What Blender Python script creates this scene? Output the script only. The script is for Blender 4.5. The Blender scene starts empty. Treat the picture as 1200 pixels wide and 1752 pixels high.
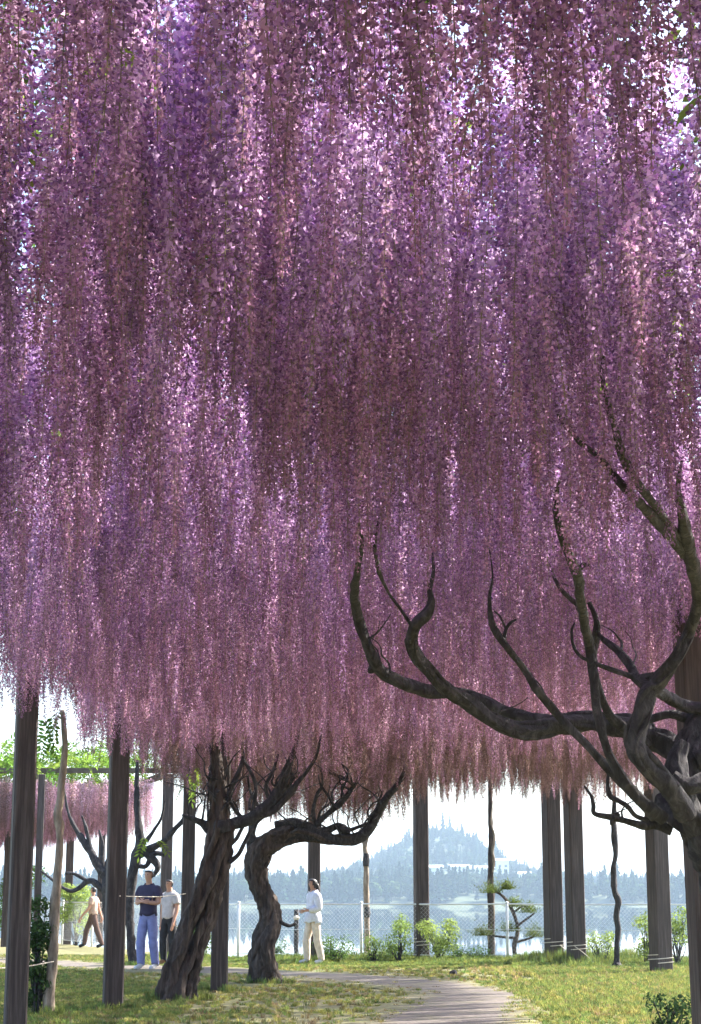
import bpy, bmesh, math, random
import numpy as np
from mathutils import Vector, Matrix, noise

random.seed(7)
RNG = np.random.default_rng(7)
SC = bpy.context.scene
COL = SC.collection

# ------------------------------------------------------------------ camera, world, sun, exposure
F_PX, W_PX, H_PX = 3030.0, 1200.0, 1752.0
PITCH = math.atan(0.2165)
EYE = 1.3
cam_data = bpy.data.cameras.new('camera')
cam = bpy.data.objects.new('camera', cam_data)
COL.objects.link(cam)
cam.location = (0, 0, EYE)
cam.rotation_euler = (math.pi / 2 + PITCH, 0, 0)
cam_data.sensor_fit = 'VERTICAL'
cam_data.sensor_height = 36.0
cam_data.lens = 36.0 * F_PX / H_PX
cam_data.clip_start = 0.05
cam_data.clip_end = 8000
SC.camera = cam

SUN_EL = math.radians(41)
SUN_AZ = math.radians(57)          # from +Y (ahead) towards +X (right)
world = bpy.data.worlds.new('World')
SC.world = world
world.use_nodes = True
wn = world.node_tree
sky = wn.nodes.new('ShaderNodeTexSky')
sky.sky_type = 'NISHITA'
sky.sun_disc = False
sky.sun_elevation = SUN_EL
sky.sun_rotation = SUN_AZ
sky.air_density = 1.0
sky.dust_density = 2.0
sky.ozone_density = 1.0
bg = wn.nodes['Background']
bg.inputs['Strength'].default_value = 0.112
wn.links.new(sky.outputs['Color'], bg.inputs['Color'])

sun_data = bpy.data.lights.new('sun', 'SUN')
sun_data.energy = 4.2
sun_data.angle = math.radians(0.5)
sun_data.color = (1.0, 0.94, 0.84)
sun = bpy.data.objects.new('sun', sun_data)
COL.objects.link(sun)
sdir = Vector((math.sin(SUN_AZ) * math.cos(SUN_EL), math.cos(SUN_AZ) * math.cos(SUN_EL), math.sin(SUN_EL)))
sun.rotation_euler = (-sdir).to_track_quat('-Z', 'Y').to_euler()
sun.location = sdir * 60

SC.view_settings.view_transform = 'Standard'
SC.view_settings.look = 'None'
SC.view_settings.gamma = 1.0
SC.view_settings.use_curve_mapping = False
SC.view_settings.exposure = 2.28
SC.render.engine = 'CYCLES'
SC.cycles.max_bounces = 12
SC.cycles.diffuse_bounces = 9
SC.cycles.glossy_bounces = 2
SC.cycles.transmission_bounces = 4
SC.cycles.volume_bounces = 0
SC.cycles.use_denoising = True

# ------------------------------------------------------------------ photo point -> world point
CP, SP = math.cos(PITCH), math.sin(PITCH)


def ray(px, py):
    a, b = (px - W_PX / 2) / F_PX, (H_PX / 2 - py) / F_PX
    return Vector((a, CP - b * SP, SP + b * CP))


def at(px, py, y):
    d = ray(px, py)
    t = y / d.y
    return Vector((d.x * t, y, EYE + d.z * t))


def at_z(px, py, z=0.0):
    d = ray(px, py)
    t = (z - EYE) / d.z
    return Vector((d.x * t, d.y * t, z))


def scale_at(p):
    return F_PX / (p[1] * CP + (p[2] - EYE) * SP)


def project(P):
    """(n,3) -> px, py, depth"""
    P = np.asarray(P)
    x, y, z = P[:, 0], P[:, 1], P[:, 2] - EYE
    dep = y * CP + z * SP
    up = -y * SP + z * CP
    return W_PX / 2 + F_PX * x / dep, H_PX / 2 - F_PX * up / dep, dep


# ------------------------------------------------------------------ object helpers
def tag(o, label=None, cat=None, group=None, kind=None):
    if label: o['label'] = label
    if cat: o['category'] = cat
    if group: o['group'] = group
    if kind: o['kind'] = kind
    return o


def empty(name, loc, label, cat, group=None, rz=0.0):
    o = bpy.data.objects.new(name, None)
    o.empty_display_size = 0.2
    o.location = loc
    o.rotation_euler = (0, 0, rz)
    COL.objects.link(o)
    return tag(o, label, cat, group)


def link_mesh(name, me, mat=None, parent=None, smooth=False):
    o = bpy.data.objects.new(name, me)
    COL.objects.link(o)
    if mat is not None:
        for m in (mat if isinstance(mat, (list, tuple)) else [mat]):
            me.materials.append(m)
    if parent is not None:
        o.parent = parent
        # meshes are written in world coordinates; undo the parent's placement
        o.matrix_parent_inverse = (Matrix.Translation(parent.location) @ parent.rotation_euler.to_matrix().to_4x4()).inverted()
    if smooth:
        me.polygons.foreach_set('use_smooth', [True] * len(me.polygons))
    return o


def from_bm(name, bm, mat, parent=None, smooth=False):
    me = bpy.data.meshes.new(name)
    bm.to_mesh(me)
    bm.free()
    return link_mesh(name, me, mat, parent, smooth)


def from_lists(name, verts, faces, mat, parent=None, smooth=False):
    me = bpy.data.meshes.new(name)
    me.from_pydata([tuple(v) for v in verts], [], faces)
    me.update()
    return link_mesh(name, me, mat, parent, smooth)


def catmull(pts, per=5):
    """pts: list of (Vector, radius) -> resampled"""
    if len(pts) < 3:
        out = []
        for i in range(len(pts) - 1):
            for k in range(per):
                t = k / per
                out.append((pts[i][0].lerp(pts[i + 1][0], t), pts[i][1] * (1 - t) + pts[i + 1][1] * t))
        out.append(pts[-1])
        return out
    out = []
    n = len(pts)
    for i in range(n - 1):
        p0, p1, p2, p3 = pts[max(i - 1, 0)], pts[i], pts[i + 1], pts[min(i + 2, n - 1)]
        for k in range(per):
            t = k / per
            q = []
            for a, b, c, d in ((p0[0], p1[0], p2[0], p3[0]),):
                q = 0.5 * ((2 * b) + (c - a) * t + (2 * a - 5 * b + 4 * c - d) * t * t + (3 * b - a - 3 * c + d) * t ** 3)
            out.append((q, p1[1] * (1 - t) + p2[1] * t))
    out.append(pts[-1])
    return out


def tube(bm, pts, seg=8, per=5, rough=0.12, flute=0.0, lobes=3, twist=2.0, seed=0.0, cap=True, freq=5.0, ridge=0.0):
    """an uneven tapered limb along pts [(Vector, radius)]"""
    pts = catmull(pts, per) if per > 1 else pts
    rings = []
    t0 = (pts[1][0] - pts[0][0]).normalized()
    ref = Vector((0, 0, 1)) if abs(t0.z) < 0.9 else Vector((1, 0, 0))
    nrm = t0.cross(ref).normalized()
    dist = 0.0
    for i, (p, r) in enumerate(pts):
        t = (pts[min(i + 1, len(pts) - 1)][0] - pts[max(i - 1, 0)][0])
        t = t.normalized() if t.length > 1e-9 else t0
        nrm = (nrm - t * nrm.dot(t))
        nrm = nrm.normalized() if nrm.length > 1e-6 else t.orthogonal().normalized()
        bi = t.cross(nrm)
        if i: dist += (p - pts[i - 1][0]).length
        ring = []
        for k in range(seg):
            a = 2 * math.pi * k / seg
            rr = r
            if flute:
                rr *= 1 + flute * math.cos(lobes * a + twist * dist)
            if rough:
                nv = noise.noise(Vector((math.cos(a) * 1.3 + seed, math.sin(a) * 1.3, dist * freq + seed * 3)))
                rr *= 1 + rough * 2 * nv
            if ridge:
                ta = a + twist * .5 * dist
                rr *= 1 + ridge * 2 * noise.noise(Vector((math.cos(ta) * 3.2 + seed, math.sin(ta) * 3.2, dist * 1.6))) + ridge * noise.noise(Vector((math.cos(ta) * 6.5, math.sin(ta) * 6.5 + seed, dist * 4.0)))
            ring.append(bm.verts.new(p + (nrm * math.cos(a) + bi * math.sin(a)) * rr))
        rings.append(ring)
    for i in range(len(rings) - 1):
        for k in range(seg):
            k2 = (k + 1) % seg
            bm.faces.new((rings[i][k], rings[i][k2], rings[i + 1][k2], rings[i + 1][k]))
    if cap:
        bm.faces.new(list(reversed(rings[0])))
        bm.faces.new(rings[-1])


def box(bm, c, size, rz=0.0, bev=0.0, tilt=None):
    M = Matrix.Translation(c) @ Matrix.Rotation(rz, 4, 'Z')
    if tilt is not None: M = M @ tilt
    r = bmesh.ops.create_cube(bm, size=1.0, matrix=M @ Matrix.Diagonal((*size, 1)))
    if bev:
        es = list({e for v in r['verts'] for e in v.link_edges})
        bmesh.ops.bevel(bm, geom=es, offset=bev, segments=1, affect='EDGES')


# ------------------------------------------------------------------ materials
def new_mat(name):
    m = bpy.data.materials.new(name)
    m.use_nodes = True
    nt = m.node_tree
    return m, nt, nt.nodes['Principled BSDF'], nt.nodes['Material Output']


def noise_node(nt, scale, detail=4, rough=0.6, coord='Object', stretch=None, dist=0.0):
    tc = nt.nodes.new('ShaderNodeTexCoord')
    n = nt.nodes.new('ShaderNodeTexNoise')
    n.inputs['Scale'].default_value = scale
    n.inputs['Detail'].default_value = detail
    n.inputs['Roughness'].default_value = rough
    n.inputs['Distortion'].default_value = dist
    src = tc.outputs[coord]
    if stretch:
        mp = nt.nodes.new('ShaderNodeMapping')
        mp.inputs['Scale'].default_value = stretch
        nt.links.new(src, mp.inputs['Vector'])
        src = mp.outputs['Vector']
    nt.links.new(src, n.inputs['Vector'])
    return n


def ramp(nt, fac, stops):
    r = nt.nodes.new('ShaderNodeValToRGB')
    e = r.color_ramp.elements
    e[0].position, e[0].color = stops[0][0], (*stops[0][1], 1)
    e[1].position, e[1].color = stops[1][0], (*stops[1][1], 1)
    for p, c in stops[2:]:
        k = e.new(p)
        k.color = (*c, 1)
    nt.links.new(fac, r.inputs['Fac'])
    return r


def bump(nt, bsdf, height, strength=0.5, dist=0.02):
    b = nt.nodes.new('ShaderNodeBump')
    b.inputs['Strength'].default_value = strength
    b.inputs['Distance'].default_value = dist
    nt.links.new(height, b.inputs['Height'])
    nt.links.new(b.outputs['Normal'], bsdf.inputs['Normal'])


def rough_mat(name, stops, scale=8, rough=0.85, stretch=None, bump_s=0.4, bump_d=0.02, detail=5, dist=0.0):
    m, nt, p, out = new_mat(name)
    n = noise_node(nt, scale, detail, 0.65, stretch=stretch, dist=dist)
    r = ramp(nt, n.outputs['Fac'], stops)
    nt.links.new(r.outputs['Color'], p.inputs['Base Color'])
    p.inputs['Roughness'].default_value = rough
    if bump_s: bump(nt, p, n.outputs['Fac'], bump_s, bump_d)
    return m


def leafy_mat(name, attr, trans=0.45, vary_v=0.35, vary_h=0.03, sat=1.0, base=None, rough=0.6):
    """thin vegetable matter: diffuse + translucent, colour from a face attribute or a base colour, varied per copy"""
    m = bpy.data.materials.new(name)
    m.use_nodes = True
    nt = m.node_tree
    nt.nodes.remove(nt.nodes['Principled BSDF'])
    out = nt.nodes['Material Output']
    oi = nt.nodes.new('ShaderNodeObjectInfo')
    hsv = nt.nodes.new('ShaderNodeHueSaturation')
    if attr:
        at_ = nt.nodes.new('ShaderNodeAttribute')
        at_.attribute_name = attr
        nt.links.new(at_.outputs['Color'], hsv.inputs['Color'])
    else:
        hsv.inputs['Color'].default_value = (*base, 1)
    mr = nt.nodes.new('ShaderNodeMapRange')
    mr.inputs['To Min'].default_value = 0.5 - vary_h
    mr.inputs['To Max'].default_value = 0.5 + vary_h
    nt.links.new(oi.outputs['Random'], mr.inputs['Value'])
    nt.links.new(mr.outputs['Result'], hsv.inputs['Hue'])
    ml = nt.nodes.new('ShaderNodeMath'); ml.operation = 'MULTIPLY'; ml.inputs[1].default_value = 7.31
    fr = nt.nodes.new('ShaderNodeMath'); fr.operation = 'FRACT'
    nt.links.new(oi.outputs['Random'], ml.inputs[0]); nt.links.new(ml.outputs[0], fr.inputs[0])
    mv = nt.nodes.new('ShaderNodeMapRange')
    mv.inputs['To Min'].default_value = 1 - vary_v
    mv.inputs['To Max'].default_value = 1 + vary_v
    nt.links.new(fr.outputs[0], mv.inputs['Value'])
    nt.links.new(mv.outputs['Result'], hsv.inputs['Value'])
    hsv.inputs['Saturation'].default_value = sat
    d = nt.nodes.new('ShaderNodeBsdfDiffuse')
    t = nt.nodes.new('ShaderNodeBsdfTranslucent')
    nt.links.new(hsv.outputs['Color'], d.inputs['Color'])
    nt.links.new(hsv.outputs['Color'], t.inputs['Color'])
    mx = nt.nodes.new('ShaderNodeMixShader')
    mx.inputs['Fac'].default_value = trans
    nt.links.new(d.outputs[0], mx.inputs[1])
    nt.links.new(t.outputs[0], mx.inputs[2])
    nt.links.new(mx.outputs[0], out.inputs['Surface'])
    return m


def plain(name, col, rough=0.6, var=0.15, scale=20):
    c2 = tuple(c * (1 - var) for c in col)
    c3 = tuple(min(1, c * (1 + var)) for c in col)
    return rough_mat(name, [(0.3, c2), (0.7, c3)], scale=scale, rough=rough, bump_s=0.15, bump_d=0.01)


M_BARK = rough_mat('bark', [(0.30, (0.012, 0.010, 0.012)), (0.50, (0.036, 0.032, 0.035)), (0.74, (0.11, 0.10, 0.103))],
                   scale=16, rough=0.9, stretch=(1, 1, 0.5), bump_s=1.0, bump_d=0.035, detail=10, dist=0.9)
M_BARK_WARM = rough_mat('bark_warm', [(0.32, (0.014, 0.009, 0.008)), (0.52, (0.062, 0.044, 0.036)), (0.75, (0.17, 0.13, 0.105))],
                        scale=9, rough=0.9, stretch=(1.6, 1.6, 0.3), bump_s=1.0, bump_d=0.05, detail=8, dist=0.6)
M_BAMBOO = rough_mat('pale_stem', [(0.3, (0.10, 0.075, 0.055)), (0.55, (0.26, 0.20, 0.15)), (0.75, (0.42, 0.36, 0.29))],
                     scale=6, rough=0.8, stretch=(3, 3, 0.8), bump_s=0.6, bump_d=0.02)
M_POST = rough_mat('post_wood', [(0.3, (0.022, 0.014, 0.013)), (0.50, (0.052, 0.036, 0.032)), (0.76, (0.125, 0.098, 0.088))],
                   scale=5, rough=0.75, stretch=(7, 7, 0.35), bump_s=0.35, bump_d=0.01, detail=7)
M_BEAM = rough_mat('beam_wood', [(0.3, (0.06, 0.045, 0.04)), (0.7, (0.15, 0.12, 0.10))], scale=5, rough=0.8, bump_s=0.3)
M_ROPE = plain('rope_fibre', (0.62, 0.55, 0.46), 0.9)
M_WHITE = plain('white_paint', (0.75, 0.76, 0.77), 0.5, 0.05)
M_FLOWER = leafy_mat('wisteria_petals', 'tint', trans=0.48, vary_v=0.22, vary_h=0.014, sat=0.98)
M_LEAF = leafy_mat('wisteria_leaf', 'tint', trans=0.5, vary_v=0.35, vary_h=0.02)
M_GRASS = leafy_mat('grass_blades', 'tint', trans=0.35, vary_v=0.35, vary_h=0.025)
M_SHRUB = leafy_mat('shrub_leaf', 'tint', trans=0.4, vary_v=0.15, vary_h=0.01)
M_WOODS = leafy_mat('far_foliage', 'tint', trans=0.15, vary_v=0.4, vary_h=0.03)


def set_tint(me, cols):
    """cols: (nfaces,3) -> corner colour attribute named tint"""
    att = me.color_attributes.new('tint', 'FLOAT_COLOR', 'CORNER')
    npoly = len(me.polygons)
    tot = np.empty(npoly, dtype=np.int32)
    me.polygons.foreach_get('loop_total', tot)
    c = np.repeat(np.asarray(cols, dtype=np.float32), tot, axis=0)
    c4 = np.concatenate([c, np.ones((len(c), 1), np.float32)], axis=1)
    att.data.foreach_set('color', c4.ravel())


# ------------------------------------------------------------------ scattering (stuff only)
def scatter(name, parent, locs, rots, scls, idx, coll, mat=None):
    locs = np.asarray(locs, dtype=np.float32)
    me = bpy.data.meshes.new(name)
    me.vertices.add(len(locs))
    me.vertices.foreach_set('co', locs.ravel())
    for nm, dat in (('rot', rots), ('scl', scls)):
        a = me.attributes.new(nm, 'FLOAT_VECTOR', 'POINT')
        a.data.foreach_set('vector', np.asarray(dat, dtype=np.float32).ravel())
    a = me.attributes.new('idx', 'INT', 'POINT')
    a.data.foreach_set('value', np.asarray(idx, dtype=np.int32))
    o = link_mesh(name, me, None, parent)
    o['kind'] = 'stuff'
    ng = bpy.data.node_groups.new(name + '_scatter', 'GeometryNodeTree')
    ng.interface.new_socket('Geometry', in_out='INPUT', socket_type='NodeSocketGeometry')
    ng.interface.new_socket('Geometry', in_out='OUTPUT', socket_type='NodeSocketGeometry')
    gi, go = ng.nodes.new('NodeGroupInput'), ng.nodes.new('NodeGroupOutput')
    ip = ng.nodes.new('GeometryNodeInstanceOnPoints')
    ci = ng.nodes.new('GeometryNodeCollectionInfo')
    ci.inputs['Collection'].default_value = coll
    ci.inputs['Separate Children'].default_value = True
    ci.inputs['Reset Children'].default_value = True
    ip.inputs['Pick Instance'].default_value = True

    def named(nm, typ):
        n = ng.nodes.new('GeometryNodeInputNamedAttribute')
        n.data_type = typ
        n.inputs['Name'].default_value = nm
        return n.outputs['Attribute']
    e2r = ng.nodes.new('FunctionNodeEulerToRotation')
    L = ng.links.new
    L(named('rot', 'FLOAT_VECTOR'), e2r.inputs[0])
    L(e2r.outputs[0], ip.inputs['Rotation'])
    L(named('scl', 'FLOAT_VECTOR'), ip.inputs['Scale'])
    L(named('idx', 'INT'), ip.inputs['Instance Index'])
    L(gi.outputs[0], ip.inputs['Points'])
    L(ci.outputs[0], ip.inputs['Instance'])
    L(ip.outputs[0], go.inputs[0])
    md = o.modifiers.new('scatter', 'NODES')
    md.node_group = ng
    return o


def variant_coll(name, meshes):
    c = bpy.data.collections.new(name)      # left unlinked: only a source of shapes
    for i, me in enumerate(meshes):
        o = bpy.data.objects.new('%s_%02d' % (name, i), me)
        c.objects.link(o)
    return c


# ------------------------------------------------------------------ ground, path, lake, hill
def bank_y(x):
    if x > -2.5: return 38.3 - 0.22 * max(0.0, min(x, 8) + 2.5)
    if x > -12: return 38.3 + (-2.5 - x) * 2.15
    return 58.7 + (-12 - x) * 1.0


def ground_h(x, y):
    e = bank_y(x) + 0.7
    base = 0.025 * noise.noise(Vector((x * 0.35, y * 0.35, 3.3)))
    if y <= e: return base
    d = y - e
    return base - 4.6 * min(1, d / 9.0) ** 1.0


def axis(stops):
    out = []
    for a, b, s in stops:
        out += list(np.arange(a, b, s))
    out.append(stops[-1][1])
    return out


gx = axis([(-2200, -200, 400), (-200, -40, 16), (-40, -12, 4), (-12, 12, 0.5), (12, 40, 4), (40, 200, 16), (200, 2200, 400)])
gy = axis([(-260, -20, 40), (-20, 10, 3), (10, 62, 0.5), (62, 100, 4), (100, 400, 50), (400, 2600, 440)])
gv = [(x, y, ground_h(x, y)) for y in gy for x in gx]
nx = len(gx)
gf = [(j * nx + i, j * nx + i + 1, (j + 1) * nx + i + 1, (j + 1) * nx + i) for j in range(len(gy) - 1) for i in range(nx - 1)]
def ground_nodes(nt):
    n1 = noise_node(nt, 0.55, 6, 0.7)
    n2 = noise_node(nt, 9.0, 6, 0.7)
    r1 = ramp(nt, n1.outputs['Fac'], [(0.30, (0.155, 0.17, 0.062)), (0.46, (0.19, 0.185, 0.078)), (0.66, (0.205, 0.182, 0.092))])
    mixn = nt.nodes.new('ShaderNodeMixRGB'); mixn.blend_type = 'MULTIPLY'; mixn.inputs['Fac'].default_value = 0.6
    r2 = ramp(nt, n2.outputs['Fac'], [(0.3, (0.55, 0.55, 0.5)), (0.7, (1.0, 1.0, 0.95))])
    nt.links.new(r1.outputs['Color'], mixn.inputs['Color1']); nt.links.new(r2.outputs['Color'], mixn.inputs['Color2'])
    return mixn.outputs['Color'], n2.outputs['Fac']


m, nt, p, out = new_mat('meadow_ground')
gc, gh = ground_nodes(nt)
nt.links.new(gc, p.inputs['Base Color'])
p.inputs['Roughness'].default_value = 0.95
bump(nt, p, gh, 0.8, 0.04)
M_GROUND = m
g = from_lists('ground', gv, gf, M_GROUND, smooth=True)
tag(g, 'shaded lawn and bare earth under the wisteria', kind='structure')

# path of trodden grey earth
path_c = [(0.45, 14.5, 1.3), (0.62, 16.5, 1.3), (0.85, 18.5, 1.3), (1.25, 21.0, 1.20), (1.5, 23.0, 1.2), (1.66, 24.6, 1.15), (1.35, 26.2, 1.15),
          (0.75, 27.6, 1.2), (0.0, 29.0, 1.3), (-1.2, 30.8, 1.4), (-3.2, 32.6, 1.5), (-6.0, 35.5, 1.5), (-10, 41, 1.5)]
cl = catmull([(Vector((x, y, 0)), w) for x, y, w in path_c], 12)
pv, pf, pe = [], [], []
PK = 15
for i, (c, w) in enumerate(cl):
    t = (cl[min(i + 1, len(cl) - 1)][0] - cl[max(i - 1, 0)][0]).normalized()
    nn = Vector((t.y, -t.x, 0))
    for k in range(PK):
        u = k / (PK - 1) - 0.5
        q = c + nn * u * w * 1.7
        pv.append((q.x, q.y, ground_h(q.x, q.y) + (0.024 if k not in (0, PK - 1) else 0.008)))
        pe.append(min(1.0, (0.5 - abs(u)) * 3.4))
for i in range(len(cl) - 1):
    for k in range(PK - 1):
        a = i * PK + k
        pf.append((a, a + 1, a + PK + 1, a + PK))
m, nt, p, out = new_mat('trodden_earth')
gc, gh = ground_nodes(nt)
ne = noise_node(nt, 2.2, 9, 0.7)
rp = ramp(nt, ne.outputs['Fac'], [(0.3, (0.080, 0.066, 0.060)), (0.5, (0.125, 0.104, 0.092)), (0.68, (0.18, 0.15, 0.125))])
ea = nt.nodes.new('ShaderNodeAttribute'); ea.attribute_name = 'worn'
nb = noise_node(nt, 1.6, 6, 0.75)
ad = nt.nodes.new('ShaderNodeMath'); ad.operation = 'MULTIPLY_ADD'; ad.inputs[1].default_value = 2.2; ad.inputs[2].default_value = -1.1
nt.links.new(nb.outputs['Fac'], ad.inputs[0])
sm = nt.nodes.new('ShaderNodeMath'); sm.operation = 'ADD'
nt.links.new(ad.outputs[0], sm.inputs[0]); nt.links.new(ea.outputs['Fac'], sm.inputs[1])
mr = nt.nodes.new('ShaderNodeMapRange'); mr.inputs['From Min'].default_value = .35; mr.inputs['From Max'].default_value = 1.0
nt.links.new(sm.outputs[0], mr.inputs['Value'])
mx = nt.nodes.new('ShaderNodeMixRGB')
nt.links.new(mr.outputs['Result'], mx.inputs['Fac']); nt.links.new(gc, mx.inputs['Color1']); nt.links.new(rp.outputs['Color'], mx.inputs['Color2'])
nt.links.new(mx.outputs['Color'], p.inputs['Base Color'])
p.inputs['Roughness'].default_value = 0.95
bump(nt, p, gh, 0.5, 0.03)
po = from_lists('path', pv, pf, m, smooth=True)
wa = po.data.attributes.new('worn', 'FLOAT', 'POINT')
wa.data.foreach_set('value', np.array(pe, dtype=np.float32))
tag(po, 'grey trodden earth path bending under the wisteria', kind='structure')

# lake
m, nt, p, out = new_mat('lake_water')
p.inputs['Base Color'].default_value = (0.035, 0.055, 0.075, 1)
p.inputs['Roughness'].default_value = 0.06
p.inputs['IOR'].default_value = 1.33
wv = noise_node(nt, 0.9, 4, 0.6, stretch=(0.35, 1.0, 1.0))
bump(nt, p, wv.outputs['Fac'], 0.02, 0.03)
p.inputs['Roughness'].default_value = 0.02
lv = [(-2100, 36, -3.0), (2100, 36, -3.0), (2100, 1900, -3.0), (-2100, 1900, -3.0)]
tag(from_lists('lake', lv, [(0, 1, 2, 3)], m), 'calm blue lake beyond the wire fence', kind='structure')

# far shore and hill
def hill_h(x, y):
    d = y - (690 + 14 * math.sin(x * 0.021) + 0.04 * abs(x))
    if d < 0: return -3.0 + d * 0.04
    h = -3.0 + 3.2 * min(1, d / 14)
    h += 23 * math.exp(-((x - 52) / 37.0) ** 2) * (1 / (1 + math.exp(-(d - 230) / 40)))
    h += 8 * math.exp(-((x - 42) / 50.0) ** 2) * (1 / (1 + math.exp(-(d - 90) / 30)))
    h += 4 * (1 / (1 + math.exp(-(d - 190) / 45))) * (0.6 + 0.4 * math.sin(x * 0.009 + 1.0))
    h += 3.4 * noise.noise(Vector((x * 0.035, y * 0.02, 0)))
    return h


hx = axis([(-1500, -300, 60), (-300, 320, 8), (320, 1500, 60)])
hy = axis([(640, 1000, 8), (1000, 1500, 50)])
hv = [(x, y, hill_h(x, y)) for y in hy for x in hx]
nh = len(hx)
hf = [(j * nh + i, j * nh + i + 1, (j + 1) * nh + i + 1, (j + 1) * nh + i) for j in range(len(hy) - 1) for i in range(nh - 1)]
M_HILL = rough_mat('wooded_slope', [(0.35, (0.030, 0.050, 0.022)), (0.65, (0.075, 0.095, 0.045))], scale=0.05, rough=0.95, bump_s=0)
tag(from_lists('hill', hv, hf, M_HILL, smooth=True), 'wooded hill on the far shore of the lake', kind='structure')

# far trees: one mass
def conifer_mesh(name, seed):
    r = np.random.default_rng(seed)
    V, Fc, C = [], [], []
    n = 330
    for i in range(n):
        z = r.uniform(0.08, 1.0)
        rad = 0.20 * (1 - z) ** 0.75 + 0.012
        rad *= 0.75 + 0.35 * math.sin(z * 38 + seed)
        a = r.uniform(0, 6.283)
        rr = rad * r.uniform(0.55, 1.1)
        c = np.array([rr * math.cos(a), rr * math.sin(a), z])
        s = 0.035 + 0.04 * (1 - z)
        d1 = np.array([math.cos(a), math.sin(a), -0.5]) * s
        d2 = np.array([-math.sin(a), math.cos(a), r.uniform(-.4, .4)]) * s * 0.7
        b = len(V)
        V += [c - d2, c + d1, c + d2, c - d1 * 0.6 + np.array([0, 0, s * 0.6])]
        Fc += [(b, b + 1, b + 2), (b, b + 2, b + 3)]
        k = r.uniform(0.6, 1.4)
        C += [(0.030 * k, 0.055 * k, 0.026 * k)] * 2
    b = len(V)
    for k in range(5):
        a = k * 1.2566
        V += [np.array([0.015 * math.cos(a), 0.015 * math.sin(a), -0.03])]
    V += [np.array([0, 0, 0.9])]
    for k in range(5):
        Fc += [(b + k, b + (k + 1) % 5, b + 5)]
        C += [(0.05, 0.035, 0.025)]
    me = bpy.data.meshes.new(name)
    me.from_pydata([tuple(v) for v in V], [], Fc)
    set_tint(me, C)
    me.materials.append(M_WOODS)
    return me


def broadleaf_mesh(name, seed):
    r = np.random.default_rng(seed)
    V, Fc, C = [], [], []
    lob = [(r.uniform(-.22, .22), r.uniform(-.22, .22), r.uniform(.45, .8), r.uniform(.16, .27)) for _ in range(7)]
    for (x, y, z, R) in lob:
        kb = r.uniform(0.7, 1.3)
        for i in range(55):
            d = r.normal(size=3); d /= np.linalg.norm(d)
            c = np.array([x, y, z]) + d * R * r.uniform(.75, 1.05)
            u = np.cross(d, r.normal(size=3)); u /= np.linalg.norm(u)
            w = np.cross(d, u)
            s = r.uniform(.04, .075)
            b = len(V)
            V += [c - u * s, c + w * s, c + u * s, c - w * s]
            Fc += [(b, b + 1, b + 2, b + 3)]
            k = kb * r.uniform(.7, 1.3)
            C += [(0.055 * k, 0.085 * k, 0.030 * k)]
    b = len(V)
    for zz, rr in ((0, .03), (.5, .02)):
        for k in range(5):
            V += [np.array([rr * math.cos(k * 1.2566), rr * math.sin(k * 1.2566), zz - .03])]
    for k in range(5):
        Fc += [(b + k, b + (k + 1) % 5, b + 5 + (k + 1) % 5, b + 5 + k)]
        C += [(0.05, 0.04, 0.03)]
    me = bpy.data.meshes.new(name)
    me.from_pydata([tuple(v) for v in V], [], Fc)
    set_tint(me, C)
    me.materials.append(M_WOODS)
    return me


woods_coll = variant_coll('far_tree', [conifer_mesh('far_conifer', 1), conifer_mesh('far_conifer', 2), broadleaf_mesh('far_broadleaf', 3), broadleaf_mesh('far_broadleaf', 4), conifer_mesh('far_conifer', 5)])
HOUSE_SPOTS = [(785, 1490, 9, 2.4, 7), (822, 1491, 13, 2.2, 7), (860, 1492, 6, 6, 6), (893, 1488, 9, 2.2, 6), (746, 1494, 6, 3.4, 6)]
house_xy = []
for (px, py, w, h, d) in HOUSE_SPOTS:
    yy = 720.0
    for _ in range(60):           # walk back along the sight line until the slope is met
        q = at(px, py, yy)
        if q.z <= hill_h(q.x, yy) + 1.0: break
        yy += 3
    house_xy.append((q.x, yy, w, h, d))
L_, R_, S_, I_ = [], [], [], []
for i in range(4600):
    x = RNG.uniform(-170, 230)
    y = 690 + RNG.beta(0.75, 1.25) * 420 + 0.04 * abs(x)
    h0 = hill_h(x, y)
    if h0 < -2.2: continue
    if any(abs(x - a) < 8 + w_ * 0.5 and -45 < y - b < 10 for a, b, w_, _, _ in house_xy): continue
    k = int(RNG.integers(0, 5))
    con = k in (0, 1, 4)
    s = (RNG.uniform(6, 11.5) if con else RNG.uniform(5, 9)) * (1.0 if y < 760 else .85)
    if RNG.random() < 0.05 and con: s *= 1.3
    L_.append((x, y, h0 - 0.3)); R_.append((0, 0, RNG.uniform(0, 6.28))); S_.append((s * RNG.uniform(.8, 1.2), s, s)); I_.append(k)
S_ = [(a, a, b) for a, _, b in S_]
# the pair of tall firs on the hill top
for px, tall in ((758, 15), (770, 14), (700, 12), (815, 11)):
    x = (px - 600) / 3030 * 985; y = 1000
    L_.append((x, y, hill_h(x, y))); R_.append((0, 0, 0)); S_.append((tall * .8, tall * .8, tall)); I_.append(0)
tag(scatter('far_woods', None, L_, R_, S_, I_, woods_coll), 'hazy blue woods along the far lake shore', kind='stuff')

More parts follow.
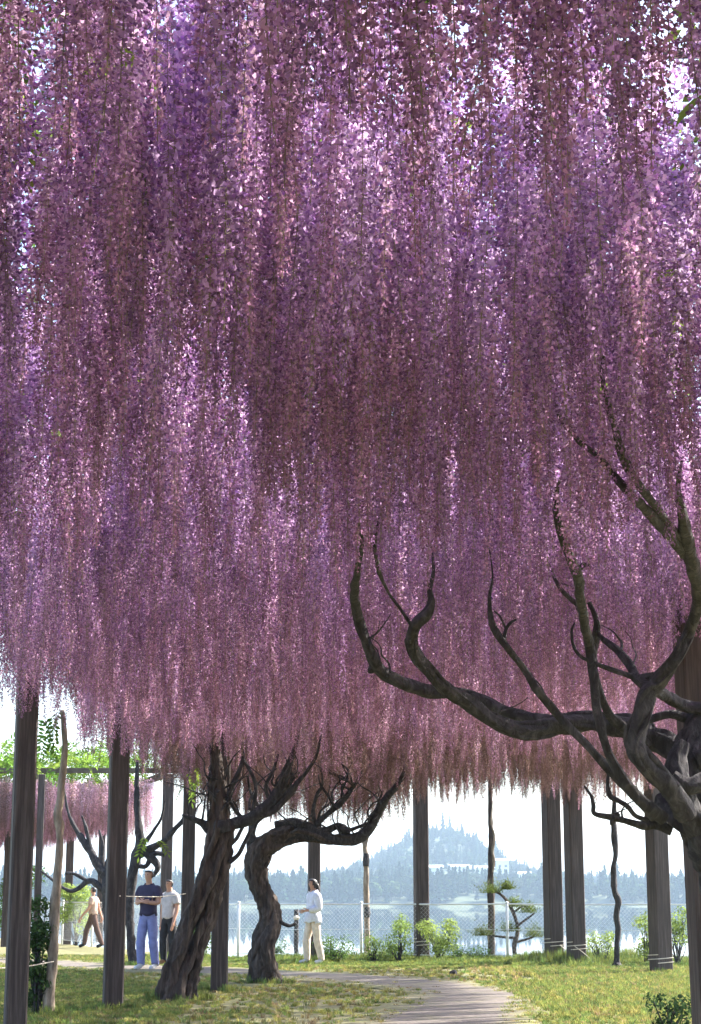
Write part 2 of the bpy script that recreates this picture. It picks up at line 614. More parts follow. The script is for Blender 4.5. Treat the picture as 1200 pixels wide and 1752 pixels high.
# pale houses on the hillside
M_HWALL = plain('house_wall', (0.72, 0.72, 0.70), 0.7, 0.06, 2)
M_HROOF = plain('house_roof', (0.42, 0.44, 0.48), 0.7, 0.1, 2)
M_HGLASS = plain('house_window', (0.05, 0.06, 0.07), 0.2, 0.1)
house_labels = ['small pale house on the wooded hill, beside the dark post in the gap', 'long low white building in the middle of the hill clearing',
                'tallest white house, just right of the thin prop pole', 'white house on the far right end of the hill clearing', 'pale cottage half hidden by the dark post on the hill']
for (hxx, hyy, w, h, d), lab in zip(house_xy, house_labels):
    z0 = hill_h(hxx, hyy - d / 2) - 0.6
    z1 = z0 + 1.2 + h
    root = empty('house', (hxx, hyy, z0), lab, 'house', 'houses across the lake')
    bm = bmesh.new(); box(bm, (hxx, hyy, (z0 + z1) / 2), (w, d, z1 - z0)); from_bm('wall', bm, M_HWALL, root)
    bm = bmesh.new()
    e = 0.5
    vs = [bm.verts.new(v) for v in ((hxx - w / 2 - e, hyy - d / 2 - e, z1), (hxx + w / 2 + e, hyy - d / 2 - e, z1), (hxx + w / 2 + e, hyy + d / 2 + e, z1), (hxx - w / 2 - e, hyy + d / 2 + e, z1),
                                    (hxx - w / 2 - e, hyy, z1 + 1.2), (hxx + w / 2 + e, hyy, z1 + 1.2))]
    for f in ((0, 1, 5, 4), (2, 3, 4, 5), (1, 2, 5), (3, 0, 4), (3, 2, 1, 0)): bm.faces.new([vs[i] for i in f])
    from_bm('roof', bm, M_HROOF, root)
    nwin = max(2, int(w / 3.2))
    for row in range(max(1, int(h / 2.8))):
        for k in range(nwin):
            bm = bmesh.new()
            box(bm, (hxx - w / 2 + (k + .5) * w / nwin, hyy - d / 2 - 0.02, z0 + 2.0 + row * 2.6), (1.3, 0.08, 1.1))
            from_bm('window', bm, M_HGLASS, root)

# ------------------------------------------------------------------ haze
bm = bmesh.new()
zt = 75.0
box(bm, (0, 1200, (zt - 11) / 2), (4700, 3200, zt + 11))
m = bpy.data.materials.new('pale_air')
m.use_nodes = True
nt = m.node_tree
nt.nodes.remove(nt.nodes['Principled BSDF'])
pvn = nt.nodes.new('ShaderNodeVolumePrincipled')
pvn.inputs['Color'].default_value = (0.55, 0.74, 0.95, 1)
pvn.inputs['Density'].default_value = 0.00040
pvn.inputs['Density Attribute'].default_value = ''
pvn.inputs['Anisotropy'].default_value = 0.2
nt.links.new(pvn.outputs[0], nt.nodes['Material Output'].inputs['Volume'])
try: m.cycles.homogeneous_volume = True
except Exception: pass
tag(from_bm('haze', bm, m), kind='stuff')

# ------------------------------------------------------------------ pergolas
TOP_Z = 4.2


def post_from_photo(px, base_py, width_px, rz=0.0):
    """a square post standing where its foot is seen"""
    b = at_z(px, base_py)
    s = scale_at(b)
    return b, width_px / s


pergola = empty('pergola', (0, 20, 0), 'long dark timber pergola whose square posts carry the near wisteria canopy', 'pergola', 'wisteria pergolas')
#          px, base, face width px, rz, label
near_posts = [
    (25, 1775, 37, 0.30, 'square post at the left edge with an orange lit side'),
    (193, 1729, 33, 0.25, 'tall square post beside the bare pale stem'),
    (319, 1662, 22, 0.10, 'slim dark post behind the leaning split trunk'),
    (375, 1699, 29, 0.05, 'dark post just right of the leaning split trunk'),
    (537, 1643, 20, 0.15, 'post directly behind the woman in white'),
    (722, 1643, 23, 0.20, 'lone square post in the middle of the lake view'),
    (949, 1649, 26, 0.35, 'left one of the close pair of posts'),
    (987, 1652, 26, 0.35, 'right one of the close pair of posts'),
    (1132, 1666, 30, 0.40, 'square post between the pair and the big trunk'),
    (1222, 1862, 62, 0.12, 'massive near post behind the gnarled branches'),
]
post_xy = []
for (px, by, w, rz, lab) in near_posts:
    b, wd = post_from_photo(px, by, w)
    post_xy.append((b.x, b.y, wd, rz))
    bm = bmesh.new()
    zt_ = TOP_Z - 0.02
    tl = Matrix.Rotation(-.012, 4, 'Y') if px > 1200 else None
    box(bm, (b.x, b.y, zt_ / 2 - 0.05), (wd, wd, zt_ + 0.1), rz, 0.018, tl)
    o = from_bm('post', bm, M_POST, pergola)
    o['label'] = lab


def beam(parent, a, b, w, h, name='beam', mat=None):
    a, b = Vector(a), Vector(b)
    d = b - a
    bm = bmesh.new()
    box(bm, (a + b) / 2, (w, d.length, h), math.atan2(-d.x, d.y), 0.008)
    return from_bm(name, bm, mat or M_BEAM, parent)


for X in (-3.0, -0.9, 1.55):
    beam(pergola, (X, 1.0, TOP_Z + 0.07), (X, 35.6, TOP_Z + 0.07), 0.12, 0.14)
for Y in (5.5, 11.9, 18.0, 21.2, 27.0, 34.6):
    beam(pergola, (-3.9, Y, TOP_Z + 0.205), (5.9, Y, TOP_Z + 0.205), 0.12, 0.12, 'cross_beam')
bat = None
for i in range(58):
    Y = 1.3 + i * 0.6
    if min(abs(Y - q) for q in (5.5, 11.9, 18.0, 21.2, 27.0, 34.6)) < 0.12: continue
    if bat is None:
        bat = beam(pergola, (-3.7, Y, TOP_Z + 0.17), (5.8, Y, TOP_Z + 0.17), 0.032, 0.032, 'batten')
        y0b = Y
    else:
        c = bat.copy(); COL.objects.link(c)
        c.location = (random.uniform(-.15, .15), Y - y0b, 0)

pergola2 = empty('pergola', (-10, 50, 0), 'farther pergola on the left with sunlit green leaves on its roof', 'pergola', 'wisteria pergolas')
for (px, by, w) in ((61, 1634, 12), (115, 1612, 13), (282, 1634, 18), (8, 1620, 13), (170, 1606, 11)):
    b, wd = post_from_photo(px, by, w)
    bm = bmesh.new()
    box(bm, (b.x, b.y, 1.95), (wd, wd, 4.1), 0.2, 0.012)
    from_bm('post', bm, M_POST, pergola2)
for X0 in (-15, -11.5, -8, -5):
    beam(pergola2, (X0 + .6, 42.0, 4.05), (X0 - 5.0, 60.0, 4.05), 0.12, 0.14)
for k in range(4):
    beam(pergola2, (-16 - 1.6 * k, 42.3 + 5.5 * k, 4.19), (-4.0 - 1.7 * k, 42.3 + 5.5 * k, 4.19), 0.12, 0.12, 'cross_beam')

# ------------------------------------------------------------------ wisteria racemes and leaves (shapes)
def raceme_mesh(name, seed, tint, nfl=205, tip_brown=0.0):
    r = np.random.default_rng(seed)
    V, Fc, C = [], [], []
    pale, deep, bud, stemc = tint
    def add(vs, fs, col):
        b = len(V)
        V.extend(vs)
        for f in fs:
            Fc.append(tuple(b + i for i in f))
            C.append(col)
    # stem
    bend = r.uniform(-.03, .03, 2)
    def sp(t):
        return np.array([bend[0] * math.sin(t * 3), bend[1] * math.sin(t * 2.3 + 1), -t])
    for i in range(6):
        a, b = sp(i / 6), sp((i + 1) / 6)
        w = 0.0014
        add([a + (w, 0, 0), a + (-w * .5, w * .87, 0), a + (-w * .5, -w * .87, 0), b + (w, 0, 0), b + (-w * .5, w * .87, 0), b + (-w * .5, -w * .87, 0)],
            [(0, 1, 4, 3), (1, 2, 5, 4), (2, 0, 3, 5)], stemc)
    for i in range(nfl):
        t = 0.0 + 1.0 * ((i + r.uniform(0, 1)) / nfl)
        a = i * 2.399 + r.uniform(-.5, .5)
        full = 1 - max(0.0, (t - 0.45) / 0.55)          # 1 = open flower, 0 = bud
        s = (0.0072 + 0.0078 * full) * r.uniform(.85, 1.2)
        reach = (0.014 + 0.050 * full) * r.uniform(.35, 1.3)
        d = np.array([math.cos(a), math.sin(a), r.uniform(-.35, .45)])
        d /= np.linalg.norm(d)
        c = sp(t) + d * reach
        side = np.array([-d[1], d[0], 0]); side /= np.linalg.norm(side)
        up = np.cross(side, -d) * -1
        if up[2] < 0: up = -up
        tw = r.uniform(-.7, .7)
        side, up = side * math.cos(tw) + up * math.sin(tw), up * math.cos(tw) - side * math.sin(tw)
        k = r.uniform(.6, 1.22) if r.random() > .07 else r.uniform(1.2, 1.38)
        cp = tuple(min(.95, q * k) for q in (pale[j] * full + bud[j] * (1 - full) for j in range(3)))
        ck = tuple(q * k for q in (deep[j] * full + bud[j] * .7 * (1 - full) for j in range(3)))
        # pedicel
        p0 = sp(t - .01)
        add([p0, p0 + (0, 0, .002), c], [(0, 1, 2)], stemc)
        # banner: cupped, reflexed upwards
        add([c + d * s * .2, c + side * s + up * s * .35 - d * s * .25, c + up * s * 1.35 - d * s * .15, c - side * s + up * s * .35 - d * s * .25],
            [(0, 1, 2), (0, 2, 3)], cp)
        # wings and keel
        add([c, c + d * s * 1.25 - up * s * .45 + side * s * .25, c + d * s * .5 - up * s * .95, c + d * s * 1.25 - up * s * .45 - side * s * .25],
            [(0, 1, 2), (0, 2, 3)], ck)
        if full > .55:
            e = c - up * s * .2 + d * s * .3
            add([e, e + side * s * .75 + d * s * .5 + up * s * .1, e - up * s * .85 + d * s * .35], [(0, 1, 2)], tuple((x + y) / 2 for x, y in zip(cp, ck)))
    me = bpy.data.meshes.new(name)
    me.from_pydata([tuple(v) for v in V], [], Fc)
    set_tint(me, C)
    me.materials.append(M_FLOWER)
    return me


TINTS = {
    'violet': ((0.73, 0.52, 0.79), (0.43, 0.24, 0.56), (0.38, 0.195, 0.42), (0.28, 0.26, 0.16)),
    'mauve': ((0.78, 0.54, 0.75), (0.48, 0.25, 0.51), (0.43, 0.21, 0.37), (0.30, 0.26, 0.18)),
    'lilac': ((0.77, 0.54, 0.76), (0.49, 0.265, 0.53), (0.44, 0.23, 0.40), (0.28, 0.25, 0.15)),
    'pink': ((0.80, 0.56, 0.71), (0.55, 0.31, 0.50), (0.48, 0.25, 0.38), (0.26, 0.22, 0.13)),
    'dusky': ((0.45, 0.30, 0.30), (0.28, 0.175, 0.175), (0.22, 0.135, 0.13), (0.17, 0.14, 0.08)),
}
NV = 5
RAC = {k: [raceme_mesh('flower_raceme', 10 * j + i, v) for i in range(NV)] for j, (k, v) in enumerate(TINTS.items())}
ALL_RAC = [me for k in TINTS for me in RAC[k]]
rac_coll = variant_coll('raceme_shape', ALL_RAC)
TI = {k: j for j, k in enumerate(TINTS)}


def leaf_mesh(name, seed, n=13, tint=(0.12, 0.22, 0.035)):
    """one drooping compound leaf, about 1 unit long"""
    r = np.random.default_rng(seed)
    V, Fc, C = [], [], []
    for i in range(n):
        k = i // 2
        t = 0.18 + 0.8 * k / (n // 2)
        c = np.array([t, 0, -0.35 * t * t])
        sd = (1 if i % 2 else -1)
        if i == n - 1:
            d = np.array([1, 0, -.8])
        else:
            d = np.array([.55, sd * 1.0, -.35 + r.uniform(-.25, .25)])
        d = d / np.linalg.norm(d)
        L = 0.30 * r.uniform(.8, 1.15)
        w = np.cross(d, np.array([0, 0, 1.0])); w = w / np.linalg.norm(w) * L * .2
        b = len(V)
        V += [c, c + d * L * .45 + w, c + d * L, c + d * L * .45 - w]
        Fc += [(b, b + 1, b + 2), (b, b + 2, b + 3)]
        q = r.uniform(.7, 1.35)
        C += [tuple(x * q for x in tint)] * 2
    b = len(V)
    V += [np.array([0, .006, 0]), np.array([0, -.006, 0]), np.array([1, 0, -.35])]
    Fc += [(b, b + 1, b + 2)]
    C += [(0.12, 0.13, 0.05)]
    me = bpy.data.meshes.new(name)
    me.from_pydata([tuple(v) for v in V], [], Fc)
    set_tint(me, C)
    me.materials.append(M_LEAF)
    return me


LEAVES = [leaf_mesh('leaf', i, tint=((0.15, 0.25, 0.04), (0.11, 0.20, 0.035), (0.18, 0.27, 0.05))[i % 3]) for i in range(4)]
leaf_coll = variant_coll('leaf_shape', LEAVES)

# ------------------------------------------------------------------ wisteria trees
def px_limb(pts, Y0, thick=1.0):
    """[(px, py, width px[, dY])] -> [(Vector, radius)]"""
    out = []
    for q in pts:
        y = Y0 + (q[3] if len(q) > 3 else 0.0)
        v = at(q[0], q[1], y)
        out.append((v, q[2] / 2 / scale_at(v) * thick))
    return out


def limb(parent, name, lines, Y0, mat, seg=8, per=5, rough=0.14, flute=0.0, lobes=3, twist=3.0, freq=6.0, ridge=0.12, thick=1.0):
    if name == 'branch' and len(lines) > 1:      # stems that do not touch each other are branches of their own
        sets = [catmull(px_limb(ln, Y0, thick), 8) for ln in lines]
        def touch(a, b):
            return any((p_ - q).length < (r + t) * .9 for p_, r in a for q, t in b)
        groups = []
        for k in range(len(lines)):
            hit = [g_ for g_ in groups if any(touch(sets[k], sets[m_]) for m_ in g_)]
            groups = [g_ for g_ in groups if g_ not in hit] + [sum(hit, []) + [k]]
        if len(groups) > 1:
            for g_ in groups:
                limb(parent, name, [lines[k] for k in g_], Y0, mat, seg, per, rough, flute, lobes, twist, freq, ridge, thick)
            return None
    bm = bmesh.new()
    for i, ln in enumerate(lines):
        tube(bm, px_limb(ln, Y0, thick), seg, per, rough, flute, lobes, twist, seed=random.uniform(0, 50), freq=freq, ridge=ridge)
    return from_bm(name, bm, mat, parent, smooth=True)


tree_specs = []
# T1: the big one at the right edge
t1 = empty('wisteria_tree', (3.0, 11.6, 0), 'big gnarled old wisteria with dark looping branches beside the massive near post', 'tree', 'old wisteria trees')
Y1 = 11.5
limb(t1, 'trunk', [
    [(1330, 1880, 120, .2), (1310, 1760, 100, .2), (1280, 1620, 92, .1), (1240, 1500, 92, 0), (1206, 1410, 88, -.1), (1186, 1340, 70, -.2), (1182, 1280, 50, -.2), (1200, 1220, 36, -.1)],
    [(1300, 1700, 60, -.2), (1262, 1560, 56, -.35), (1205, 1440, 52, -.4), (1165, 1400, 48, -.35), (1130, 1370, 38, -.2)],
    [(1260, 1480, 60, .2), (1220, 1380, 50, .3), (1180, 1310, 50, .25), (1145, 1275, 50, .15), (1110, 1262, 46, .1)],
    [(1200, 1420, 46, -.55), (1170, 1370, 44, -.6), (1158, 1310, 36, -.55), (1168, 1270, 24, -.5)],
], Y1, M_BARK, seg=24, per=12, rough=0.2, flute=0.13, lobes=4, twist=3.5, ridge=.16, thick=.86)
limb(t1, 'branch', [   # the long level limb that splits into two loops
    [(1150, 1280, 52, .1), (1110, 1260, 48, .1), (1075, 1244, 44, .05), (1035, 1236, 38, 0), (1000, 1236, 38, -.1), (950, 1240, 38, -.2), (915, 1247, 38, -.3), (880, 1249, 34, -.4), (838, 1230, 28, -.5), (800, 1202, 26, -.6),
     (765, 1180, 25, -.7), (735, 1150, 24, -.8), (712, 1122, 25, -.9), (704, 1092, 24, -1.0), (712, 1068, 22, -1.1), (730, 1050, 21, -1.1), (738, 1030, 16, -1.1), (736, 1008, 10, -1.1), (742, 975, 6, -1.1), (738, 930, 3, -1.1)],
    [(950, 1236, 30, -.1), (905, 1228, 26, .05), (860, 1215, 24, .15), (822, 1196, 22, .2), (785, 1185, 22, .2), (740, 1184, 26, .2), (695, 1172, 28, .1), (658, 1152, 26, 0), (638, 1125, 24, -.1), (624, 1090, 22, -.2), (612, 1052, 20, -.3), (606, 1015, 18, -.9), (612, 975, 13, -1.5), (620, 930, 8, -2.2), (614, 890, 4, -2.6)],
    [(704, 1070, 8, -1.0), (685, 1042, 6, -1.1), (664, 1012, 5, -1.2), (648, 975, 9, -1.7), (642, 925, 8, -2.2), (652, 880, 5, -2.7)],
    [(645, 1138, 16, 0), (640, 1142, 22, 0), (632, 1150, 8, -.05)],
], Y1, M_BARK, seg=16, per=11, thick=.84, rough=0.13, flute=0.06)
limb(t1, 'branch', [   # thin diagonal
    [(1135, 1400, 30, -.5), (1100, 1372, 26, -.6), (1060, 1335, 22, -.7), (1020, 1292, 17, -.8), (985, 1255, 16, -.8), (950, 1217, 17, -.8), (920, 1180, 15, -.9), (893, 1140, 14, -.9), (868, 1107, 14, -1), (848, 1080, 16, -1), (840, 1055, 11, -1), (838, 1020, 7, -1), (843, 985, 4, -1), (838, 940, 2.5, -1)],
    [(862, 1100, 9, -1), (866, 1078, 8, -1), (874, 1066, 6, -1), (884, 1060, 3, -1)],
    [(866, 1076, 5, -1), (856, 1055, 4, -1), (846, 1045, 3, -1)],
], Y1, M_BARK, seg=12, per=9, thick=.84, rough=0.14)
limb(t1, 'branch', [   # tall curved pair
    [(1120, 1395, 30, -.7), (1080, 1352, 24, -.8), (1052, 1310, 18, -.85), (1034, 1265, 18, -.9), (1022, 1215, 18, -.9), (1016, 1160, 20, -.9), (1010, 1110, 20, -.9), (1000, 1065, 20, -1.2), (993, 1020, 20, -1.6), (988, 980, 22, -2.0), (972, 945, 19, -2.3), (960, 910, 17, -2.5), (950, 865, 12, -2.7), (958, 820, 5, -2.9)],
    [(1075, 1250, 22, -.2), (1045, 1225, 20, -.3), (1028, 1190, 16, -.4), (1016, 1140, 14, -.5), (1018, 1100, 16, -.5), (1022, 1065, 12, -.6), (1008, 1030, 9, -.6)],
    [(996, 1040, 14, -1), (972, 1020, 10, -1), (955, 1000, 9, -1), (944, 975, 5, -1), (940, 940, 3, -1)],
    [(988, 976, 12, -2.0), (1000, 966, 9, -2.0), (1013, 968, 4, -2.0)],
], Y1, M_BARK, seg=14, per=9, thick=.84, rough=0.14)
limb(t1, 'branch', [   # thick grey S bend and its rise to the upper right
    [(1175, 1395, 44, -.8), (1150, 1350, 42, -.9), (1118, 1318, 38, -.95), (1094, 1292, 37, -1), (1087, 1262, 36, -1), (1098, 1225, 35, -1), (1106, 1190, 38, -1), (1125, 1168, 30, -1), (1155, 1130, 25, -1.1), (1180, 1080, 22, -1.1), (1196, 1020, 24, -1.4), (1186, 970, 28, -1.8), (1176, 925, 28, -2.2), (1168, 880, 20, -2.6), (1160, 840, 11, -3.0), (1166, 790, 5, -3.4)],
    [(1170, 945, 24, -2.0), (1138, 908, 22, -2.5), (1105, 872, 20, -3.0), (1078, 845, 17, -3.4), (1050, 812, 15, -3.4), (1025, 782, 13, -3.5), (985, 750, 11, -3.7), (955, 705, 9, -3.9), (948, 670, 4, -4.0)],
    [(1165, 925, 18, -2.2), (1125, 870, 17, -2.9), (1090, 825, 17, -3.5), (1066, 780, 18, -3.8), (1052, 730, 15, -4.0), (1038, 680, 13, -4.3), (1030, 640, 8, -4.5), (1034, 600, 4, -4.6)],
    [(1112, 1178, 22, -1), (1090, 1160, 20, -.9), (1080, 1140, 20, -.8), (1060, 1115, 16, -.7), (1035, 1096, 12, -.6), (1018, 1078, 6, -.6)],
    [(1100, 1165, 13, -.9), (1075, 1155, 11, -.9), (1045, 1145, 10, -.9), (1020, 1135, 8, -.9), (995, 1124, 8, -.9), (982, 1106, 7, -.9), (978, 1080, 5, -.9), (984, 1065, 3, -.9)],
    [(1095, 1160, 14, -.9), (1120, 1155, 12, -1.0)],
], Y1, M_BARK, seg=16, per=9, thick=.84, rough=0.14)
for ln in (   # thick stems running off to the right
    [(1110, 1180, 20, -.9), (1130, 1185, 22, -.4), (1165, 1205, 24, -.2), (1200, 1212, 26, -.2), (1260, 1205, 30, -.2)],
    [(1100, 1235, 15, -.1), (1145, 1222, 16, -.1), (1180, 1232, 20, -.1), (1240, 1240, 26, 0)],
    [(1190, 1300, 40, -.3), (1215, 1290, 40, -.3), (1270, 1260, 40, -.3)],
    [(1150, 1330, 30, -.7), (1180, 1345, 34, -.7), (1215, 1330, 36, -.6)]):
    limb(t1, 'branch', [ln], Y1, M_BARK, thick=.84, seg=14, per=9, rough=0.18)
limb(t1, 'branch', [   # low crooked twigs against the sky
    [(1150, 1420, 22, -.3), (1120, 1410, 16, -.3), (1098, 1412, 14, -.35), (1070, 1404, 10, -.4), (1045, 1398, 12, -.4), (1018, 1392, 9, -.4), (1016, 1378, 8, -.4), (1012, 1362, 6, -.4), (1000, 1345, 4, -.4)],
    [(1110, 1404, 9, -.5), (1088, 1396, 8, -.5), (1074, 1380, 9, -.5), (1058, 1370, 8, -.5), (1044, 1362, 10, -.5), (1040, 1340, 7, -.5), (1042, 1320, 4, -.5)],
    [(1060, 1392, 6, -.4), (1050, 1400, 14, -.4), (1046, 1412, 5, -.4)],
], Y1, M_BARK, seg=7, rough=0.15)
# stems lying along the lattice overhead
for pts in ([(690, -20, 20), (760, 10, 24), (830, 42, 18), (900, 60, 10)], [(640, 60, 14), (600, 30, 12), (560, -10, 14)]):
    L = []
    for (px, py, w) in pts:
        v = at_z(px, py, 4.12)
        L.append((v, w / 2 / scale_at(v)))
    bm = bmesh.new()
    tube(bm, L, 8, 6, 0.15, seed=random.random() * 9)
    from_bm('branch', bm, M_BARK, t1, smooth=True)

# T2: leaning split trunk
b2 = at_z(302, 1712)
t2 = empty('wisteria_tree', (b2.x, b2.y, 0), 'old wisteria with a leaning split trunk beside the two people', 'tree', 'old wisteria trees')
Y2 = b2.y
limb(t2, 'trunk', [
    [(286, 1718, 42, -.1), (289, 1690, 38, -.1), (298, 1655, 34, -.1), (312, 1615, 30, -.1), (326, 1570, 28, -.1), (342, 1525, 26, -.08), (356, 1480, 28, -.05), (366, 1440, 30, 0), (372, 1412, 34, 0), (374, 1375, 32, 0), (374, 1335, 26, 0), (370, 1280, 16, 0), (372, 1225, 7, 0)],
    [(318, 1718, 42, .05), (320, 1690, 40, .05), (330, 1650, 34, .05), (344, 1605, 32, .05), (358, 1560, 30, .05), (370, 1515, 32, .03), (378, 1470, 34, .02), (386, 1430, 28, 0), (396, 1408, 18, 0)],
    [(302, 1720, 36, -.2), (306, 1690, 26, -.16), (314, 1660, 18, -.1), (322, 1630, 12, -.04)],
    [(330, 1722, 26, .15), (326, 1700, 22, .1), (330, 1670, 14, .1)],
    [(276, 1724, 12, -.3), (290, 1700, 20, -.15), (294, 1670, 14, -.15)],
], Y2, M_BARK_WARM, seg=26, per=14, rough=0.14, flute=0.12, lobes=3, twist=3.0, ridge=.20, thick=.86)
limb(t2, 'branch', [
    [(374, 1418, 26), (395, 1410, 22), (425, 1402, 24), (450, 1385, 22), (472, 1362, 20), (486, 1330, 18), (498, 1300, 12), (506, 1275, 9), (514, 1230, 4)],
    [(440, 1396, 14), (466, 1388, 16), (486, 1368, 14), (505, 1345, 11), (525, 1320, 8), (542, 1292, 6), (552, 1245, 3)],
    [(462, 1372, 10), (455, 1345, 8), (468, 1318, 7), (476, 1290, 4)],
], Y2, M_BARK, thick=.85, seg=9, rough=0.14)
limb(t2, 'branch', [
    [(376, 1400, 18), (388, 1375, 12), (396, 1348, 11), (408, 1322, 10), (416, 1296, 8), (414, 1270, 5)],
    [(392, 1366, 8), (402, 1385, 8), (416, 1400, 8)],
    [(416, 1300, 7), (430, 1322, 7), (438, 1345, 8), (436, 1372, 8), (430, 1398, 10)],
    [(370, 1418, 18), (350, 1410, 14), (335, 1402, 12), (322, 1398, 10), (312, 1394, 5)],
    [(366, 1360, 12), (360, 1330, 9), (363, 1300, 8), (358, 1272, 4)],
], Y2, M_BARK, thick=.85, seg=8, rough=0.14)
limb(t2, 'branch', [
    [(392, 1475, 10), (408, 1462, 9), (420, 1440, 8), (430, 1418, 8)],
    [(388, 1450, 9), (402, 1438, 8), (412, 1422, 8), (420, 1406, 6)],
    [(384, 1425, 40), (380, 1412, 42), (372, 1402, 30)],
    [(340, 1402, 9), (356, 1424, 10), (380, 1430, 12)],
], Y2, M_BARK, thick=.85, seg=8, rough=0.18)

# T3: twisted S trunk
b3 = at_z(455, 1682)
t3 = empty('wisteria_tree', (b3.x, b3.y, 0), 'wisteria with a twisted S shaped trunk and one level limb reaching right', 'tree', 'old wisteria trees')
Y3 = b3.y
limb(t3, 'trunk', [
    [(455, 1694, 74), (453, 1672, 54), (449, 1645, 48), (451, 1615, 44), (461, 1585, 40), (462, 1560, 38), (453, 1535, 35), (442, 1508, 37), (438, 1482, 41), (446, 1458, 46), (464, 1440, 44), (486, 1428, 38), (505, 1424, 32)],
    [(462, 1660, 26, -.15), (458, 1620, 28, -.2), (468, 1585, 24, -.15), (470, 1562, 20, -.05), (462, 1540, 14, 0)],
    [(500, 1690, 8, -.1), (478, 1682, 20, -.1), (464, 1660, 26, -.1)],
    [(420, 1694, 8, 0), (436, 1682, 20, 0), (445, 1655, 20, 0)],
], Y3, M_BARK_WARM, seg=26, per=14, rough=0.14, flute=0.10, lobes=3, twist=4.0, ridge=.17, thick=.86)
limb(t3, 'branch', [
    [(470, 1436, 38), (500, 1428, 32), (535, 1428, 27), (568, 1436, 24), (600, 1436, 22), (625, 1426, 21), (640, 1404, 20), (652, 1380, 18), (668, 1358, 15), (684, 1335, 10), (695, 1310, 7), (700, 1268, 3)],
    [(470, 1412, 14), (500, 1408, 22), (525, 1414, 20), (548, 1424, 18), (575, 1414, 14), (586, 1418, 20), (600, 1424, 10)],
    [(540, 1412, 12), (562, 1392, 11), (585, 1372, 10), (600, 1352, 9), (612, 1335, 7), (622, 1310, 4)],
    [(545, 1420, 9), (536, 1392, 8), (542, 1362, 7), (552, 1340, 5), (548, 1310, 3)],
    [(600, 1420, 8), (622, 1412, 7), (640, 1406, 8)],
    [(574, 1385, 7), (562, 1362, 6), (550, 1345, 5), (545, 1325, 3)],
], Y3, M_BARK, thick=.85, seg=9, rough=0.17)
limb(t3, 'branch', [
    [(448, 1456, 22), (432, 1432, 18), (436, 1408, 16), (455, 1388, 16), (475, 1370, 16), (492, 1345, 14), (500, 1318, 14), (504, 1290, 8)],
    [(430, 1474, 9), (426, 1448, 8), (430, 1425, 9)],
    [(470, 1380, 12), (498, 1358, 10), (512, 1335, 8), (524, 1312, 5)],
    [(452, 1400, 8), (440, 1376, 7), (428, 1352, 6), (424, 1325, 4)],
    [(474, 1570, 9, -.1), (484, 1580, 8, -.1), (496, 1584, 6, -.05), (506, 1580, 6, 0)],
], Y3, M_BARK, thick=.85, seg=8, rough=0.15)

# T4, T5: trees farther back on the left
b4 = at_z(227, 1654)
t4 = empty('wisteria_tree', (b4.x, b4.y, 0), 'slim dark wisteria stem close behind the tall left post', 'tree', 'old wisteria trees')
limb(t4, 'trunk', [[(230, 1660, 26), (227, 1640, 17), (224, 1600, 15), (222, 1560, 15), (225, 1510, 18), (232, 1470, 20), (240, 1445, 18), (236, 1400, 12), (234, 1350, 9), (236, 1300, 6)]], b4.y, M_BARK, seg=9, rough=.16, per=6)
limb(t4, 'branch', [
    [(232, 1468, 16), (255, 1452, 14), (280, 1440, 11), (298, 1420, 10), (314, 1402, 8), (322, 1370, 4)],
    [(240, 1450, 14), (262, 1470, 14), (270, 1485, 10), (262, 1500, 5)],
    [(250, 1440, 8), (264, 1420, 6), (276, 1400, 5), (282, 1370, 3)],
    [(228, 1480, 9), (250, 1482, 9), (262, 1462, 10), (282, 1462, 7)],
], b4.y, M_BARK, seg=7, rough=.16)
b5 = at_z(186, 1640)
t5 = empty('wisteria_tree', (b5.x, b5.y, 0), 'farther wisteria with dark forked limbs under the distant pink canopy on the left', 'tree', 'old wisteria trees')
limb(t5, 'trunk', [[(190, 1645, 26), (188, 1620, 19), (186, 1580, 17), (184, 1540, 18), (184, 1505, 20), (190, 1470, 14)]], b5.y, M_BARK, seg=9, rough=.16)
limb(t5, 'branch', [
    [(186, 1510, 18), (172, 1486, 16), (158, 1462, 14), (146, 1445, 12), (134, 1425, 10), (124, 1408, 8), (116, 1385, 5), (110, 1350, 2.5)],
    [(160, 1466, 10), (152, 1440, 8), (148, 1418, 7), (140, 1395, 3)],
    [(184, 1530, 12), (165, 1512, 11), (150, 1508, 10), (128, 1524, 8), (110, 1520, 6), (86, 1502, 5), (70, 1490, 4)],
    [(172, 1490, 9), (176, 1450, 7), (170, 1420, 4)],
    [(150, 1508, 7), (130, 1496, 6), (112, 1494, 4)],
], b5.y, M_BARK, seg=7, rough=.16)

def strands(parent, Y0, line, n, frac, seed, mat, turns=1.4, thick=.84):
    base = catmull(px_limb(line, Y0, thick), 5)
    bm = bmesh.new()
    for k in range(n):
        ph = 6.283 * k / n + seed
        pts = []
        for i, (p_, r) in enumerate(base):
            t = (base[min(i + 1, len(base) - 1)][0] - base[max(i - 1, 0)][0]).normalized()
            a_ = t.cross(Vector((0, 1, 0.01))).normalized(); b_ = t.cross(a_)
            an = ph + turns * 6.283 * i / len(base) + .5 * noise.noise(p_ * 2 + Vector((seed, 0, 0)))
            pts.append((p_ + (a_ * math.cos(an) + b_ * math.sin(an)) * r * .92, max(.006, r * frac * (1 + .5 * noise.noise(p_ * 5 + Vector((0, seed, k)))))))
        tube(bm, pts, 8, 2, .2, seed=seed + k, freq=9, ridge=.15)
    o = from_bm('vine_strand', bm, mat, parent, smooth=True)
    if n > 1: o['kind'] = 'stuff'
    return o


